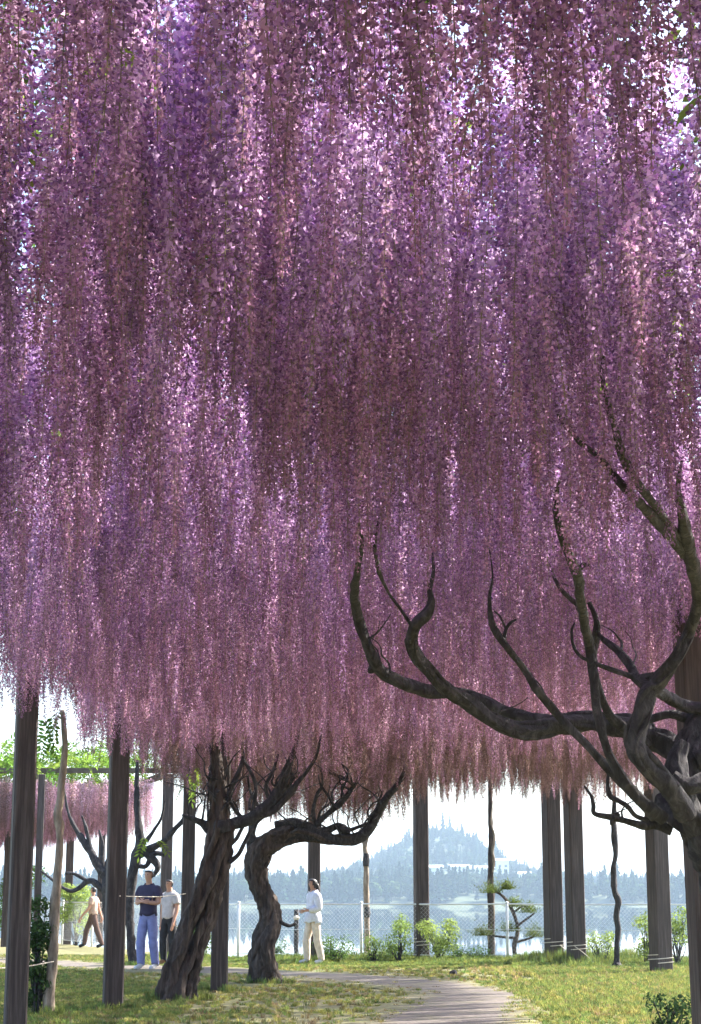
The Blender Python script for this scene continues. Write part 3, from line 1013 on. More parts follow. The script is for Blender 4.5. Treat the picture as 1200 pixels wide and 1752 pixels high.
strands(t1, Y1, [(1110, 1260, 48, .1), (1075, 1244, 44, .05), (1035, 1236, 38, 0), (1000, 1236, 38, -.1), (950, 1240, 38, -.2), (915, 1247, 38, -.3), (880, 1249, 34, -.4), (838, 1230, 28, -.5), (800, 1202, 26, -.6), (765, 1180, 25, -.7), (735, 1150, 24, -.8), (712, 1122, 25, -.9), (704, 1092, 24, -1.0)], 3, .34, 1.0, M_BARK, 1.2)
strands(t1, Y1, [(1150, 1350, 42, -.9), (1118, 1318, 38, -.95), (1094, 1292, 37, -1), (1087, 1262, 36, -1), (1098, 1225, 35, -1), (1106, 1190, 38, -1), (1125, 1168, 30, -1), (1155, 1130, 25, -1.1), (1180, 1080, 22, -1.1)], 3, .30, 2.2, M_BARK, .8)
strands(t1, Y1, [(1240, 1500, 92, 0), (1206, 1410, 88, -.1), (1186, 1340, 70, -.2), (1182, 1280, 50, -.2), (1200, 1220, 36, -.1)], 5, .22, .4, M_BARK, .6)
strands(t2, Y2, [(300, 1712, 70), (306, 1670, 58), (322, 1610, 52), (342, 1550, 48), (362, 1490, 46), (374, 1430, 44), (374, 1375, 32), (374, 1335, 26)], 5, .26, .3, M_BARK_WARM, .55, .8)
strands(t3, Y3, [(453, 1680, 58, 0), (449, 1645, 48, 0), (451, 1615, 44, 0), (461, 1585, 40, 0), (462, 1560, 38), (453, 1535, 35, 0), (442, 1508, 37, 0), (438, 1482, 41, 0), (446, 1458, 46, 0), (464, 1440, 44, 0), (500, 1428, 32), (535, 1428, 27), (568, 1436, 24), (600, 1436, 22)], 4, .28, 1.7, M_BARK_WARM, .9, .84)


def twigs(parent, Y0, starts, n, length, seed):
    r = np.random.default_rng(seed)
    bm = bmesh.new()
    for _ in range(n):
        a, b = starts[int(r.integers(0, len(starts)))]
        q = Vector((*a, 0)).lerp(Vector((*b, 0)), r.uniform(0, 1))
        d = Vector((r.normal(0, .7), -1.0, 0)).normalized()
        pts, w = [], r.uniform(3, 5.5)
        for k in range(6):
            pts.append((q.x, q.y, max(1.6, w * (1 - k / 6.5)), r.normal(0, .12)))
            d = (d + Vector((r.normal(0, .62), -.12, 0))).normalized()
            q = q + d * length * r.uniform(.7, 1.3) / 6
        tube(bm, px_limb(pts, Y0), 6, 4, .15, seed=r.uniform(0, 9))
    o = from_bm('twigs', bm, M_BARK, parent, smooth=True)
    o['kind'] = 'stuff'
    return o


twigs(t2, Y2, [((375, 1400), (480, 1370)), ((374, 1400), (372, 1330)), ((330, 1402), (375, 1412)), ((450, 1390), (500, 1345))], 24, 110, 3)
twigs(t3, Y3, [((480, 1425), (620, 1428)), ((450, 1395), (495, 1340)), ((620, 1428), (655, 1380)), ((560, 1395), (610, 1340))], 26, 100, 4)
twigs(t1, Y1 - .5, [((840, 1230), (1000, 1238)), ((1010, 1110), (990, 980)), ((860, 1100), (940, 1200)), ((620, 1090), (680, 1165)), ((1060, 1115), (1090, 1160)), ((1015, 1392), (1100, 1410))], 11, 85, 5)

# slender bare stem at the left, with a few hanging leaves
b6 = at_z(84, 1738)
t6 = empty('wisteria_tree', (b6.x, b6.y, 0), 'slender pale bare wisteria stem leaning between the two left posts', 'tree', 'thin wisteria stems')
limb(t6, 'trunk', [[(82, 1744, 26), (84, 1715, 20), (88, 1670, 18), (92, 1625, 17), (94, 1570, 19), (96, 1540, 17), (100, 1490, 14), (103, 1430, 13), (100, 1392, 15), (105, 1350, 12), (110, 1300, 11), (111, 1255, 10), (106, 1215, 8)]], b6.y, M_BAMBOO, seg=9, rough=.16, per=7)

# ------------------------------------------------------------------ the canopy: thousands of hanging racemes
def vnoise(x, y, s, seed):
    return noise.noise(Vector((x * s + seed, y * s - seed, seed * .7)))


HOLES = []      # thin spots where the sky comes through
for (px, py, r, ly) in ((815, 95, .28, .75), (1130, 110, .26, .8), (345, 20, .22, .4), (20, 60, .25, .6), (1165, 720, .3, .5), (360, 520, .16, .7), (900, 40, .2, .5), (1085, 1135, .3, .7), (60, 560, .15, .6)):
    v = at_z(px, py, 3.85)
    HOLES.append((v.x, v.y, r, ly * v.y / 6))


def in_hole(x, y):
    for hx_, hy_, r, ly in HOLES:
        r, ly = r * .85, ly * .85
        if ((x - hx_) / r) ** 2 + ((y - hy_) / ly) ** 2 < 1: return True
    return False


def canopy_edge_ok(x, y):
    l = -3.12 - (0.3 if 13 < y < 19.5 else 0) + 0.25 * vnoise(x, y, .9, 5)
    rgt = 5.2 + 0.4 * vnoise(x, y, .7, 9)
    far = 34.6 + 0.5 * vnoise(x, y, .8, 12)
    return l < x < rgt and y < far


PTS = []
y = -1.0
while y < 35.2:
    dens = 64 if y < 9 else (42 if y < 18 else 31)
    lim = 0.215 * max(y, 0.5) + 0.7
    n_in = int(dens * 0.5 * 8.8)
    for _ in range(n_in):
        x = RNG.uniform(-3.7, 5.7)
        yy = y + RNG.uniform(0, .5)
        if not canopy_edge_ok(x, yy): continue
        out_view = abs(x) > lim or yy < 2.6
        if out_view and RNG.random() > 0.45: continue
        if in_hole(x, yy) and RNG.random() < 0.9: continue
        cl_ = vnoise(x, yy * .8, 1.6, 21)
        if RNG.random() > 0.86 + 0.7 * cl_: continue
        PTS.append((x, yy))
    y += 0.5
PTS = np.array(PTS)
trees = {'t1': [], 't2': [], 't3': []}
for (x, yy) in PTS:
    jit = RNG.normal(0, 1.5)
    who = 't1' if yy + jit + 0.5 * max(0, -x) < 14.0 or (x > 2.6 and yy + jit < 22) else ('t2' if (x < -.6 and yy + jit * .6 < 24.5) else 't3')
    tip = 3.06 + 0.20 * vnoise(x, yy, .55, 2) + RNG.normal(0, .07)
    if yy > 26 and -2.6 < x < 1.0: tip -= 0.38 * min(1, (yy - 26) / 3)
    if yy < 6: tip += 0.06
    top = TOP_Z + RNG.uniform(-.18, 0.22)
    if RNG.random() < 0.25: tip += RNG.uniform(0.1, 0.45)
    L = max(.35, top - tip)
    q = yy + RNG.normal(0, 2.0)
    mott = vnoise(x, yy, .6, 88)
    if q < 6.5: tint = 'violet' if RNG.random() < .30 + .6 * mott else 'mauve'
    elif q < 11.5: tint = 'violet' if RNG.random() < .78 + .6 * mott else 'mauve'
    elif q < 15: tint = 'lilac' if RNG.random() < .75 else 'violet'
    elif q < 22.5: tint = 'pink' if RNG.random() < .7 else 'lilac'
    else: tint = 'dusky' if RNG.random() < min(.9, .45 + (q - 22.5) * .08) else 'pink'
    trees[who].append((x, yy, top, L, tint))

MAXN = 300
for key, root in (('t1', t1), ('t2', t2), ('t3', t3)):
    arr = trees[key]
    P = np.array([(a[0], a[1], a[2] - a[3] * .6) for a in arr])
    Ptip = np.array([(a[0], a[1], a[2] - a[3]) for a in arr])
    px, py, dp = project(P)
    px2, py2, _ = project(Ptip)
    vis = (px > -10) & (px < 1210) & (py2 > 0) & (P[:, 1] > 2.5)
    order = [i for i in np.argsort(P[:, 1]) if vis[i]][:MAXN]
    single = set(order)
    inv = (Matrix.Translation(root.location)).inverted()
    for i in order:
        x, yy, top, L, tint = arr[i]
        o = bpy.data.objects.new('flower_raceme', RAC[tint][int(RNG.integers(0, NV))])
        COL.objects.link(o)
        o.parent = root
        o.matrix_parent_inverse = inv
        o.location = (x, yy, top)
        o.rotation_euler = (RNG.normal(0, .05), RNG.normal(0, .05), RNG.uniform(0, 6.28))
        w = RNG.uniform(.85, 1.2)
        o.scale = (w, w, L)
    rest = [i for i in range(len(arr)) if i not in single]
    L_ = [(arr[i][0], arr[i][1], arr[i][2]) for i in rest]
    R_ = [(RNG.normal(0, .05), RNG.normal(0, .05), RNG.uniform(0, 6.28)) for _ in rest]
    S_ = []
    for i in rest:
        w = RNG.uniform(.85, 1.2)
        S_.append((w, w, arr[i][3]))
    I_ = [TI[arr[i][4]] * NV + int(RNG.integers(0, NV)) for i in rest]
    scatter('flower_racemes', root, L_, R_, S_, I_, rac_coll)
    # leaves above the lattice
    Lp = []
    step = 7
    for (x, yy, *_) in arr:
        if RNG.random() < 0.28:
            for _ in range(1):
                Lp.append((x + RNG.normal(0, .2), yy + RNG.normal(0, .2), TOP_Z + RNG.uniform(-.12, .5)))
    Lp = [q for q in Lp if not (in_hole(q[0], q[1]) and RNG.random() < .7)]
    if key == 't1':
        for (x, yy, tp_, *_) in arr:
            if yy < 10 and RNG.random() < .16 + .4 * max(0, vnoise(x, yy, 1.1, 93)):
                Lp.append((x + RNG.normal(0, .15), yy + RNG.normal(0, .15), RNG.uniform(3.45, 4.2)))
    n = len(Lp)
    ls = [RNG.uniform(.08, .14) if q[2] < 4.07 and q[1] < 11 else RNG.uniform(.18, .34) for q in Lp]
    scatter('foliage', root, Lp, [(RNG.normal(0, .5), RNG.normal(.2, .5), RNG.uniform(0, 6.28)) for _ in Lp],
            [(s, s, s) for s in ls], RNG.integers(0, 4, n), leaf_coll)

# second canopy on the farther pergola
L_, R_, S_, I_, G_ = [], [], [], [], []
for _ in range(5200):
    yy = RNG.uniform(42, 58)
    xr = -4.4 - 0.33 * (yy - 42)
    x = RNG.uniform(-16.5, xr)
    tip = 2.85 + .2 * vnoise(x, yy, .5, 31) + RNG.normal(0, .08)
    top = 4.05 - RNG.uniform(0, .25)
    L_.append((x, yy, top)); R_.append((0, 0, RNG.uniform(0, 6.28))); S_.append((1.1, 1.1, top - tip))
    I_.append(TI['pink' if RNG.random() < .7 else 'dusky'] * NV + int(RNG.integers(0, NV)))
    if RNG.random() < .9 and yy < 47:
        G_.append((x, yy - .2, 4.25 + RNG.uniform(-.1, .55) * (1 + .6 * vnoise(x, yy, .8, 3))))
scatter('flower_racemes', t5, L_, R_, S_, I_, rac_coll)
scatter('foliage', t5, G_, [(RNG.normal(0, .6), RNG.normal(0, .6), RNG.uniform(0, 6.28)) for _ in G_], [(s, s, s) for s in RNG.uniform(.35, .55, len(G_))], RNG.integers(0, 4, len(G_)), leaf_coll)
# leaf sprays on the slender stem
for (px, py, s) in ((66, 1236, .34), (78, 1240, .36), (88, 1232, .34), (98, 1240, .32), (72, 1262, .3), (92, 1262, .3), (82, 1278, .28), (104, 1226, .3)):
    v = at(px, py - 12, b6.y - .05)
    o = bpy.data.objects.new('leaf', LEAVES[1])
    COL.objects.link(o); o.parent = t6
    o.matrix_parent_inverse = Matrix.Translation(t6.location).inverted()
    o.location = v
    o.rotation_euler = (RNG.normal(0, .3), .9 + RNG.normal(0, .25), RNG.uniform(-2.5, 6.28))
    o.scale = (s, s, s)

for (px, py, s) in ((322, 1330, .3), (330, 1345, .3), (336, 1320, .28), (318, 1352, .26), (340, 1340, .26), (250, 1440, .3), (268, 1446, .26)):
    v = at(px, py - 12, Y2 + .6)
    o = bpy.data.objects.new('leaf', LEAVES[2])
    COL.objects.link(o); o.parent = t2
    o.matrix_parent_inverse = Matrix.Translation(t2.location).inverted()
    o.location = v
    o.rotation_euler = (RNG.normal(0, .3), .9 + RNG.normal(0, .25), RNG.uniform(0, 6.28))
    o.scale = (s, s, s)

# ------------------------------------------------------------------ prop poles and thin stems
def pole(name, pts, mat, label, cat, group=None, extra=None, seg=8, rough=.1):
    Y0 = at_z(pts[0][0], pts[0][1]).y
    b = at_z(pts[0][0], pts[0][1])
    root = empty(name, (b.x, b.y, 0), label, cat, group)
    limb(root, 'stem', [[(pts[0][0], pts[0][1] + 4, pts[0][2])] + pts[1:]], Y0, mat, seg=seg, rough=rough, per=5)
    for nm, lines, mt in (extra or []):
        limb(root, nm, lines, Y0 - .03, mt, seg=6, rough=.15)
    return root


pole('prop_pole', [(628, 1638, 11), (628, 1600, 10), (627, 1540, 10), (627, 1480, 9), (624, 1440, 9)], M_BAMBOO, 'pale prop pole under the tip of the level limb', 'prop pole', 'poles propping the wisteria',
     [('fork', [[(625, 1450, 7), (619, 1432, 6), (616, 1418, 4)], [(625, 1448, 7), (629, 1430, 6), (630, 1414, 4)]], M_BAMBOO), ('knot', [[(627, 1482, 11), (627, 1470, 13), (627, 1460, 10)], [(628, 1570, 9), (628, 1562, 13), (628, 1552, 9)]], M_BARK)])
pole('prop_pole', [(841, 1642, 13), (841, 1590, 12), (840, 1530, 12), (840, 1470, 10), (840, 1420, 9), (839, 1360, 8), (839, 1300, 7)], M_BARK_WARM, 'brown prop pole with a thin vine twisting up it, in the lake view', 'prop pole', 'poles propping the wisteria',
     [('vine', [[(845, 1640, 5), (836, 1600, 5), (845, 1560, 5), (836, 1520, 5), (845, 1480, 5), (843, 1455, 6), (846, 1430, 4), (840, 1405, 4), (843, 1370, 3)]], M_BAMBOO)])
pole('young_wisteria', [(1056, 1656, 12), (1056, 1620, 9), (1058, 1590, 9), (1055, 1565, 10), (1058, 1545, 11), (1052, 1520, 9), (1050, 1490, 9), (1053, 1460, 9), (1051, 1430, 11), (1050, 1405, 9), (1052, 1370, 7), (1050, 1330, 6), (1050, 1290, 4)], M_BARK, 'thin crooked wisteria stem standing alone right of the paired posts', 'sapling', 'thin wisteria stems',
     [('tie', [[(1046, 1655, 5), (1056, 1652, 14), (1066, 1655, 5)]], M_BARK)], rough=.2)
pole('stake', [(507, 1640, 8), (507, 1600, 8), (507, 1556, 8)], M_BARK, 'short dark stake joined to the twisted trunk by a twig', 'stake', None,
     [('tie', [[(503, 1572, 5), (507, 1570, 10), (512, 1572, 5)]], M_ROPE)])

# ------------------------------------------------------------------ ropes round the posts
def rope_round(idx, z, label, tail=None, turns=2):
    x, y_, w, rz = post_xy[idx]
    h = w / 2 + .006
    pts = []
    for t in range(turns):
        for k, (cx, cy) in enumerate(((-h, -h), (h, -h), (h, h), (-h, h))):
            c = Vector((cx, cy, 0)); c.rotate(Matrix.Rotation(rz, 3, 'Z'))
            pts.append((Vector((x + c.x, y_ + c.y, z + .035 * (t + k / 4) * 2)), .008))
    c = Vector((-h, -h, 0)); c.rotate(Matrix.Rotation(rz, 3, 'Z'))
    pts.append((Vector((x + c.x, y_ + c.y, z + .07 * turns)), .008))
    bm = bmesh.new()
    tube(bm, pts, 5, 1, 0)
    if tail:
        a, b, sag = tail
        mid = (a + b) / 2 - Vector((0, 0, sag))
        tube(bm, [(a, .007), (mid, .007), (b, .007)], 5, 6, 0)
    return tag(from_bm('rope', bm, M_ROPE), label, 'rope', 'ropes tied round the posts')


def pp(idx, z, dx=0.0):
    x, y_, w, rz = post_xy[idx]
    return Vector((x + dx, y_ - w * .62, z))


rope_round(5, .30, 'pale rope tied round the lone post in the middle of the lake view')
rope_round(6, .34, 'pale rope round the left post of the close pair, sagging to its neighbour', (pp(6, .36, .1), pp(7, .30, -.1), .05))
rope_round(7, .30, 'pale rope round the right post of the close pair with a trailing end', (pp(7, .36, -.05), pp(7, -.0, .3) + Vector((.05, 0, .02)), -.02))
rope_round(8, .18, 'pale rope round the post between the pair and the big trunk')
def wire(a, b, label, r=.006, sag=.03):
    bm = bmesh.new()
    tube(bm, [(a, r), ((a + b) / 2 - Vector((0, 0, sag)), r), (b, r)], 5, 6, 0)
    return tag(from_bm('wire', bm, M_ROPE), label, 'wire', 'wires strung between the posts')
pA = Vector((post_xy[0][0], post_xy[0][1], 0))
wire(at(-40, 1656, pA.y - .19), at(92, 1645, b6.y - .09), 'thin pale wire strung across the leftmost post to the slender stem')
wire(at(205, 1533, post_xy[1][1] - .17), at(318, 1529, post_xy[2][1] - .1), 'thin pale wire from the tall left post past the man in navy')

# ------------------------------------------------------------------ wire fence along the bank
fence = empty('wire_fence', (0, 37.5, 0), 'white wire mesh fence along the lake bank', 'fence')
def fence_pt(u):      # along the bank, u = metres right of x=-2.5
    x = -2.5 + u
    if u < 0: x = -2.5 + u * .42
    return Vector((x, bank_y(x) - .15, 0))
us = [-18, -15, -12, -9, -6, -3, .0, 2.82, 5.75, 8.3, 10.6]
us = [-18.4, -15.6, -12.8, -10, -7.2, -4.4, -1.5, 0.15, 2.72, 5.68, 8.55, 11.4]
FH = 1.15
for u in us:
    p_ = fence_pt(u)
    bm = bmesh.new()
    tube(bm, [(p_ + Vector((0, 0, ground_h(p_.x, p_.y) - .1)), .03), (p_ + Vector((0, 0, FH)), .03)], 8, 2, 0)
    bmesh.ops.create_uvsphere(bm, u_segments=8, v_segments=5, radius=.036, matrix=Matrix.Translation(p_ + Vector((0, 0, FH))))
    from_bm('post', bm, M_WHITE, fence, smooth=True)
for h_, r_ in ((FH - .02, .016), (.62, .005), (.12, .008)):
    for a, b in zip(us[:-1], us[1:]):
        bm = bmesh.new()
        tube(bm, [(fence_pt(a) + Vector((0, 0, h_)), r_), (fence_pt((a + b) / 2) + Vector((0, 0, h_ - .01)), r_), (fence_pt(b) + Vector((0, 0, h_)), r_)], 5, 1, 0)
        from_bm('rail' if r_ > .01 else 'line_wire', bm, M_WHITE, fence)
V, Fc = [], []
u = us[0]
def thin(a, b, r=.0014):
    d = (b - a).normalized(); n1_ = d.cross(Vector((0, 1, .1))).normalized() * r; n2_ = d.cross(n1_).normalized() * r
    i = len(V)
    for q in (a, b):
        V.extend([q + n1_, q - n1_ * .5 + n2_ * .87, q - n1_ * .5 - n2_ * .87])
    Fc.extend([(i, i + 1, i + 4, i + 3), (i + 1, i + 2, i + 5, i + 4), (i + 2, i, i + 3, i + 5)])
while u < us[-1]:
    for s_ in (1, -1):
        u2 = u + s_ * 1.0
        if us[0] <= u2 <= us[-1]:
            segs = 3
            for k in range(segs):
                a = fence_pt(u + s_ * k / segs) + Vector((0, 0, .1 + 1.02 * k / segs))
                b = fence_pt(u + s_ * (k + 1) / segs) + Vector((0, 0, .1 + 1.02 * (k + 1) / segs))
                thin(a, b)
    u += .08
from_lists('wire_mesh', V, Fc, M_WHITE, fence)['kind'] = 'stuff'

# ------------------------------------------------------------------ shrubs, pine, weeds
def shrub(name, px, py, hpx, wpx, label, cat, tint, n=420, leaf=.045,  lean=0.0, group=None, Y=None, clumps=9, low=0.15, var=.35):
    b = at_z(px, py) if Y is None else Vector((at(px, py, Y).x, Y, 0))
    s = scale_at(b)
    H, Wd = hpx / s, wpx / s / 2
    b.z = ground_h(b.x, b.y)
    root = empty(name, b, label, cat, group)
    r = np.random.default_rng(int(px * 7 + py))
    if name == 'shrub': n, clumps, leaf = int(n * 3.4), clumps + 8, leaf * .8
    tips = []
    bm = bmesh.new()
    for k in range(clumps):
        a = r.uniform(0, 6.28); q = math.sqrt(r.uniform(0, 1))
        c = Vector((b.x + math.cos(a) * q * Wd * .8 + lean * H, b.y + math.sin(a) * q * Wd * .8, b.z + H * r.uniform(low + .1, .92)))
        tips.append((c, r.uniform(.22, .42) * Wd + .06))
        mid = b.lerp(c, .5) + Vector((r.normal(0, .04), r.normal(0, .04), .04))
        tube(bm, [(b + Vector((r.normal(0, .03), r.normal(0, .03), -.04)), .012), (mid, .008), (c, .004)], 5, 4, .1)
    from_bm('stem', bm, M_BARK, root, smooth=True)
    V, Fc, C = [], [], []
    for i in range(n):
        c, R = tips[int(r.integers(0, len(tips)))]
        d = Vector(r.normal(size=3)).normalized()
        p_ = c + Vector((d.x * R, d.y * R, d.z * R * .85)) * r.uniform(.3, 1.1) ** .6
        if p_.z < b.z + .02: p_.z = b.z + r.uniform(.02, .15)
        u_ = Vector(r.normal(size=3)).cross(d).normalized()
        w_ = d.cross(u_) * .5
        u_ = (u_ + Vector((0, 0, -.3))).normalized()
        l = leaf * r.uniform(.7, 1.3)
        i0 = len(V)
        V += [p_, p_ + u_ * l * .5 + w_ * l * .6, p_ + u_ * l, p_ + u_ * l * .5 - w_ * l * .6]
        Fc += [(i0, i0 + 1, i0 + 2), (i0, i0 + 2, i0 + 3)]
        k = r.uniform(1 - var, 1 + var)
        C += [tuple(x * k for x in tint)] * 2
    me = bpy.data.meshes.new('foliage')
    me.from_pydata([tuple(v) for v in V], [], Fc)
    set_tint(me, C)
    o = link_mesh('foliage', me, M_SHRUB, root)
    o['kind'] = 'stuff'
    return root


LIME = (0.27, 0.35, 0.10); MID = (0.085, 0.15, 0.035); DARK = (0.030, 0.055, 0.022)
G = 'young shrubs along the lake fence'
shrub('shrub', 752, 1646, 70, 75, 'bright lime shrub just right of the lone post by the fence', 'shrub', LIME, 700, .06, group=G)
shrub('shrub', 682, 1646, 78, 60, 'loose lime shrub just left of the lone post by the fence', 'shrub', LIME, 480, .055, group=G)
shrub('shrub', 575, 1648, 42, 70, 'low green shrub between the woman and the pale prop pole', 'shrub', MID, 500, .05, group=G)
shrub('shrub', 640, 1646, 48, 50, 'small pale green shrub at the foot of the pale prop pole', 'shrub', LIME, 350, .045, group=G)
shrub('shrub', 408, 1634, 62, 70, 'bushy green shrub between the dark post and the twisted trunk', 'shrub', MID, 600, .06, group=G)
shrub('shrub', 1108, 1652, 90, 55, 'tall lime sapling bush left of the rope bound post', 'shrub', LIME, 420, .06, group=G)
shrub('shrub', 1030, 1650, 55, 60, 'wispy lime shrub between the paired posts and the crooked stem', 'shrub', LIME, 300, .05, group=G)
shrub('shrub', 1160, 1655, 110, 50, 'lime bush in the gap between two right hand posts', 'shrub', LIME, 420, .06, group=G)
shrub('shrub', 800, 1645, 24, 80, 'low dark green tuft left of the vine wrapped prop pole', 'shrub', MID, 320, .045, group=G)
shrub('shrub', 130, 1616, 105, 70, 'tall pale green bush behind the slender bare stem', 'shrub', LIME, 900, .09, group=G)
shrub('shrub', 470, 1640, 30, 50, 'low green shrub right behind the twisted trunk', 'shrub', MID, 260, .05, group=G)
shrub('shrub', 20, 1612, 130, 110, 'green bush far behind the leftmost post', 'shrub', MID, 900, .1, group=G)
shrub('shrub', 335, 1640, 60, 70, 'green shrub glimpsed behind the leaning split trunk', 'shrub', MID, 500, .06, group=G)
shrub('column_bush', 62, 1738, 225, 50, 'dark upright bush squeezed beside the leftmost post', 'bush', (0.045, 0.085, 0.03), 2600, .045, clumps=22, low=0.0)
shrub('weed_clump', 1148, 1768, 62, 95, 'dark leafy weed clump at the foot of the massive near post', 'weed', DARK, 420, .05, clumps=12, low=0.0)

# little garden pine by the fence
bp = at_z(884, 1644)
pine = empty('pine_tree', (bp.x, bp.y, 0), 'small garden pine with layered pads beside the vine wrapped pole', 'tree')
sc_ = scale_at(bp)
bm = bmesh.new()
tube(bm, px_limb([(884, 1650, 9), (880, 1620, 8), (886, 1590, 7), (878, 1560, 6), (862, 1535, 5), (846, 1524, 4)], bp.y), 7, 5, .15)
from_bm('trunk', bm, M_BARK_WARM, pine, smooth=True)
bm = bmesh.new()
for ln in ([(884, 1585, 5), (902, 1572, 4), (915, 1562, 3)], [(882, 1612, 5), (905, 1606, 4), (918, 1600, 3)], [(882, 1605, 5), (850, 1602, 4), (825, 1598, 3)], [(880, 1560, 4), (892, 1552, 3), (905, 1550, 2)]):
    tube(bm, px_limb(ln, bp.y), 6, 4, .12)
from_bm('branch', bm, M_BARK_WARM, pine, smooth=True)
for (px, py, w, h) in ((842, 1524, 42, 16), (868, 1518, 26, 12), (905, 1558, 42, 16), (880, 1548, 34, 14), (915, 1600, 46, 18), (826, 1597, 40, 14), (872, 1590, 40, 14)):
    c = at(px, py, bp.y)
    V, Fc, C = [], [], []
    for i in range(330):
        p_ = c + Vector((RNG.normal(0, .42) * w / sc_ / 2, RNG.normal(0, .42) * w / sc_ / 2, abs(RNG.normal(0, .5)) * h / sc_ - .05))
        d = Vector((RNG.normal(0, .6), RNG.normal(0, .6), RNG.uniform(.2, 1))).normalized() * .085
        s_ = d.cross(Vector((RNG.normal(), RNG.normal(), 0))).normalized() * .008
        i0 = len(V)
        V += [p_ - s_, p_ + s_, p_ + d]
        Fc.append((i0, i0 + 1, i0 + 2))
        k = RNG.uniform(.6, 1.4)
        C.append((.10 * k, .13 * k, .035 * k))
    me = bpy.data.meshes.new('needle_pad')
    me.from_pydata([tuple(v) for v in V], [], Fc)
    set_tint(me, C)
    link_mesh('needle_pad', me, M_SHRUB, pine)

# a small stone by the path
bs = at_z(776, 1670)
bm = bmesh.new()
bmesh.ops.create_icosphere(bm, subdivisions=2, radius=.07, matrix=Matrix.Translation(bs + Vector((0, 0, .04))) @ Matrix.Diagonal((1, .8, .9, 1)))
for v in bm.verts: v.co += Vector((1, 1, 1)) * .02 * noise.noise(v.co * 14)
tag(from_bm('stone', bm, M_BARK, smooth=False), 'small dark stone on the sunlit grass at the bend of the path', 'stone')

# ------------------------------------------------------------------ grass
def tuft_mesh(name, seed, n=16, h=1.0, tint=(0.10, 0.16, 0.03)):
    r = np.random.default_rng(seed)
    V, Fc, C = [], [], []
    for i in range(n):
        a = r.uniform(0, 6.28); q = r.uniform(0, .5)
        b = np.array([math.cos(a) * q, math.sin(a) * q, -.05])
        l = h * r.uniform(.5, 1.1)
        ln = np.array([math.cos(a + r.normal(0, .8)), math.sin(a + r.normal(0, .8)), 0]) * r.uniform(.15, .6) * l
        sd = np.array([-math.sin(a), math.cos(a), 0]) * .045
        mid = b + ln * .35 + np.array([0, 0, l * .6]); tp = b + ln + np.array([0, 0, l * .92])
        i0 = len(V)
        V += [b - sd, b + sd, mid + sd * .8, mid - sd * .8, tp]
        Fc += [(i0, i0 + 1, i0 + 2, i0 + 3), (i0 + 3, i0 + 2, i0 + 4)]
        k = r.uniform(.7, 1.3)
        C += [tuple(x * k for x in tint)] * 2
    me = bpy.data.meshes.new(name)
    me.from_pydata([tuple(v) for v in V], [], Fc)
    set_tint(me, C)
    me.materials.append(M_GRASS)
    return me


TUFTS = [tuft_mesh('grass_tuft', 1, tint=(.15, .20, .07)), tuft_mesh('grass_tuft', 2, tint=(.24, .27, .075)), tuft_mesh('grass_tuft', 3, tint=(.34, .31, .10)), tuft_mesh('grass_tuft', 4, tint=(.33, .26, .14)), tuft_mesh('grass_tuft', 5, n=22, tint=(.18, .25, .07))]
tuft_coll = variant_coll('tuft_shape', TUFTS)
path_pts = np.array([(c.x, c.y, w) for c, w in cl])
L_, R_, S_, I_ = [], [], [], []
for _ in range(52000):
    yy = math.sqrt(RNG.uniform(14.0 ** 2, 40.0 ** 2))
    x = RNG.uniform(-.225, .225) * yy
    if yy > bank_y(x) + .5: continue
    dist_p = np.min(np.hypot(path_pts[:, 0] - x, path_pts[:, 1] - yy) - path_pts[:, 2] / 2)
    if dist_p < -.08 + 0.16 * vnoise(x, yy, 2.2, 77) and RNG.random() < .985: continue
    # worn ground in the middle, lush at the sides and along the bank
    wear = 0.0
    if -1.9 < x < 1.9 and yy < 31: wear = .72
    if -4 < x < 3 and 28 < yy < 33: wear = .75
    g_ = vnoise(x, yy, .9, 40)
    if RNG.random() < wear + .5 * g_: continue
    near_bank = bank_y(x) - yy < 3.4
    h_ = RNG.uniform(.03, .07)
    if near_bank: h_ = RNG.uniform(.05, .16) * (1 + 1.3 * vnoise(x, yy, .7, 61)) * min(1, .35 + (3.4 - bank_y(x) + yy) / 2.5)
    if x > 2.2 and yy > 20: h_ *= 1.5
    k = int(RNG.choice([0, 1, 2, 3, 4], p=[.25, .3, .2, .1, .15] if wear == 0 else [.1, .25, .35, .25, .05]))
    if near_bank: k = int(RNG.choice([0, 1, 4]))
    w_ = RNG.uniform(.07, .13)
    L_.append((x, yy, ground_h(x, yy))); R_.append((0, 0, RNG.uniform(0, 6.28))); S_.append((w_, w_, h_)); I_.append(k)
for (x0, y0, w0, _) in post_xy + [(b2.x, b2.y, .42, 0), (b3.x, b3.y, .4, 0), (b6.x, b6.y, .14, 0), (b4.x, b4.y, .2, 0)]:
    for _ in range(34):          # longer grass left round the feet of posts and trunks
        a = RNG.uniform(0, 6.28); rr = w0 * .62 + abs(RNG.normal(0, .09))
        L_.append((x0 + rr * math.cos(a), y0 + rr * math.sin(a), ground_h(x0, y0)))
        R_.append((0, 0, RNG.uniform(0, 6.28))); w_ = RNG.uniform(.06, .11); S_.append((w_, w_, RNG.uniform(.06, .15))); I_.append(int(RNG.choice([0, 1, 4])))
tag(scatter('grass', None, L_, R_, S_, I_, tuft_coll), 'short patchy grass under the wisteria and along the bank', kind='stuff')

# ------------------------------------------------------------------ people
M_SKIN = plain('skin', (0.50, 0.27, 0.19), 0.6, .06)
M_HAIR = plain('dark_hair', (0.020, 0.015, 0.014), 0.5, .3, 60)
M_EYE = plain('eye_dark', (0.02, 0.015, 0.01), 0.3, .1)
CLOTH = {}
def cloth(name, c):
    if name not in CLOTH: CLOTH[name] = plain(name, c, .9, .18, 14)
    return CLOTH[name]


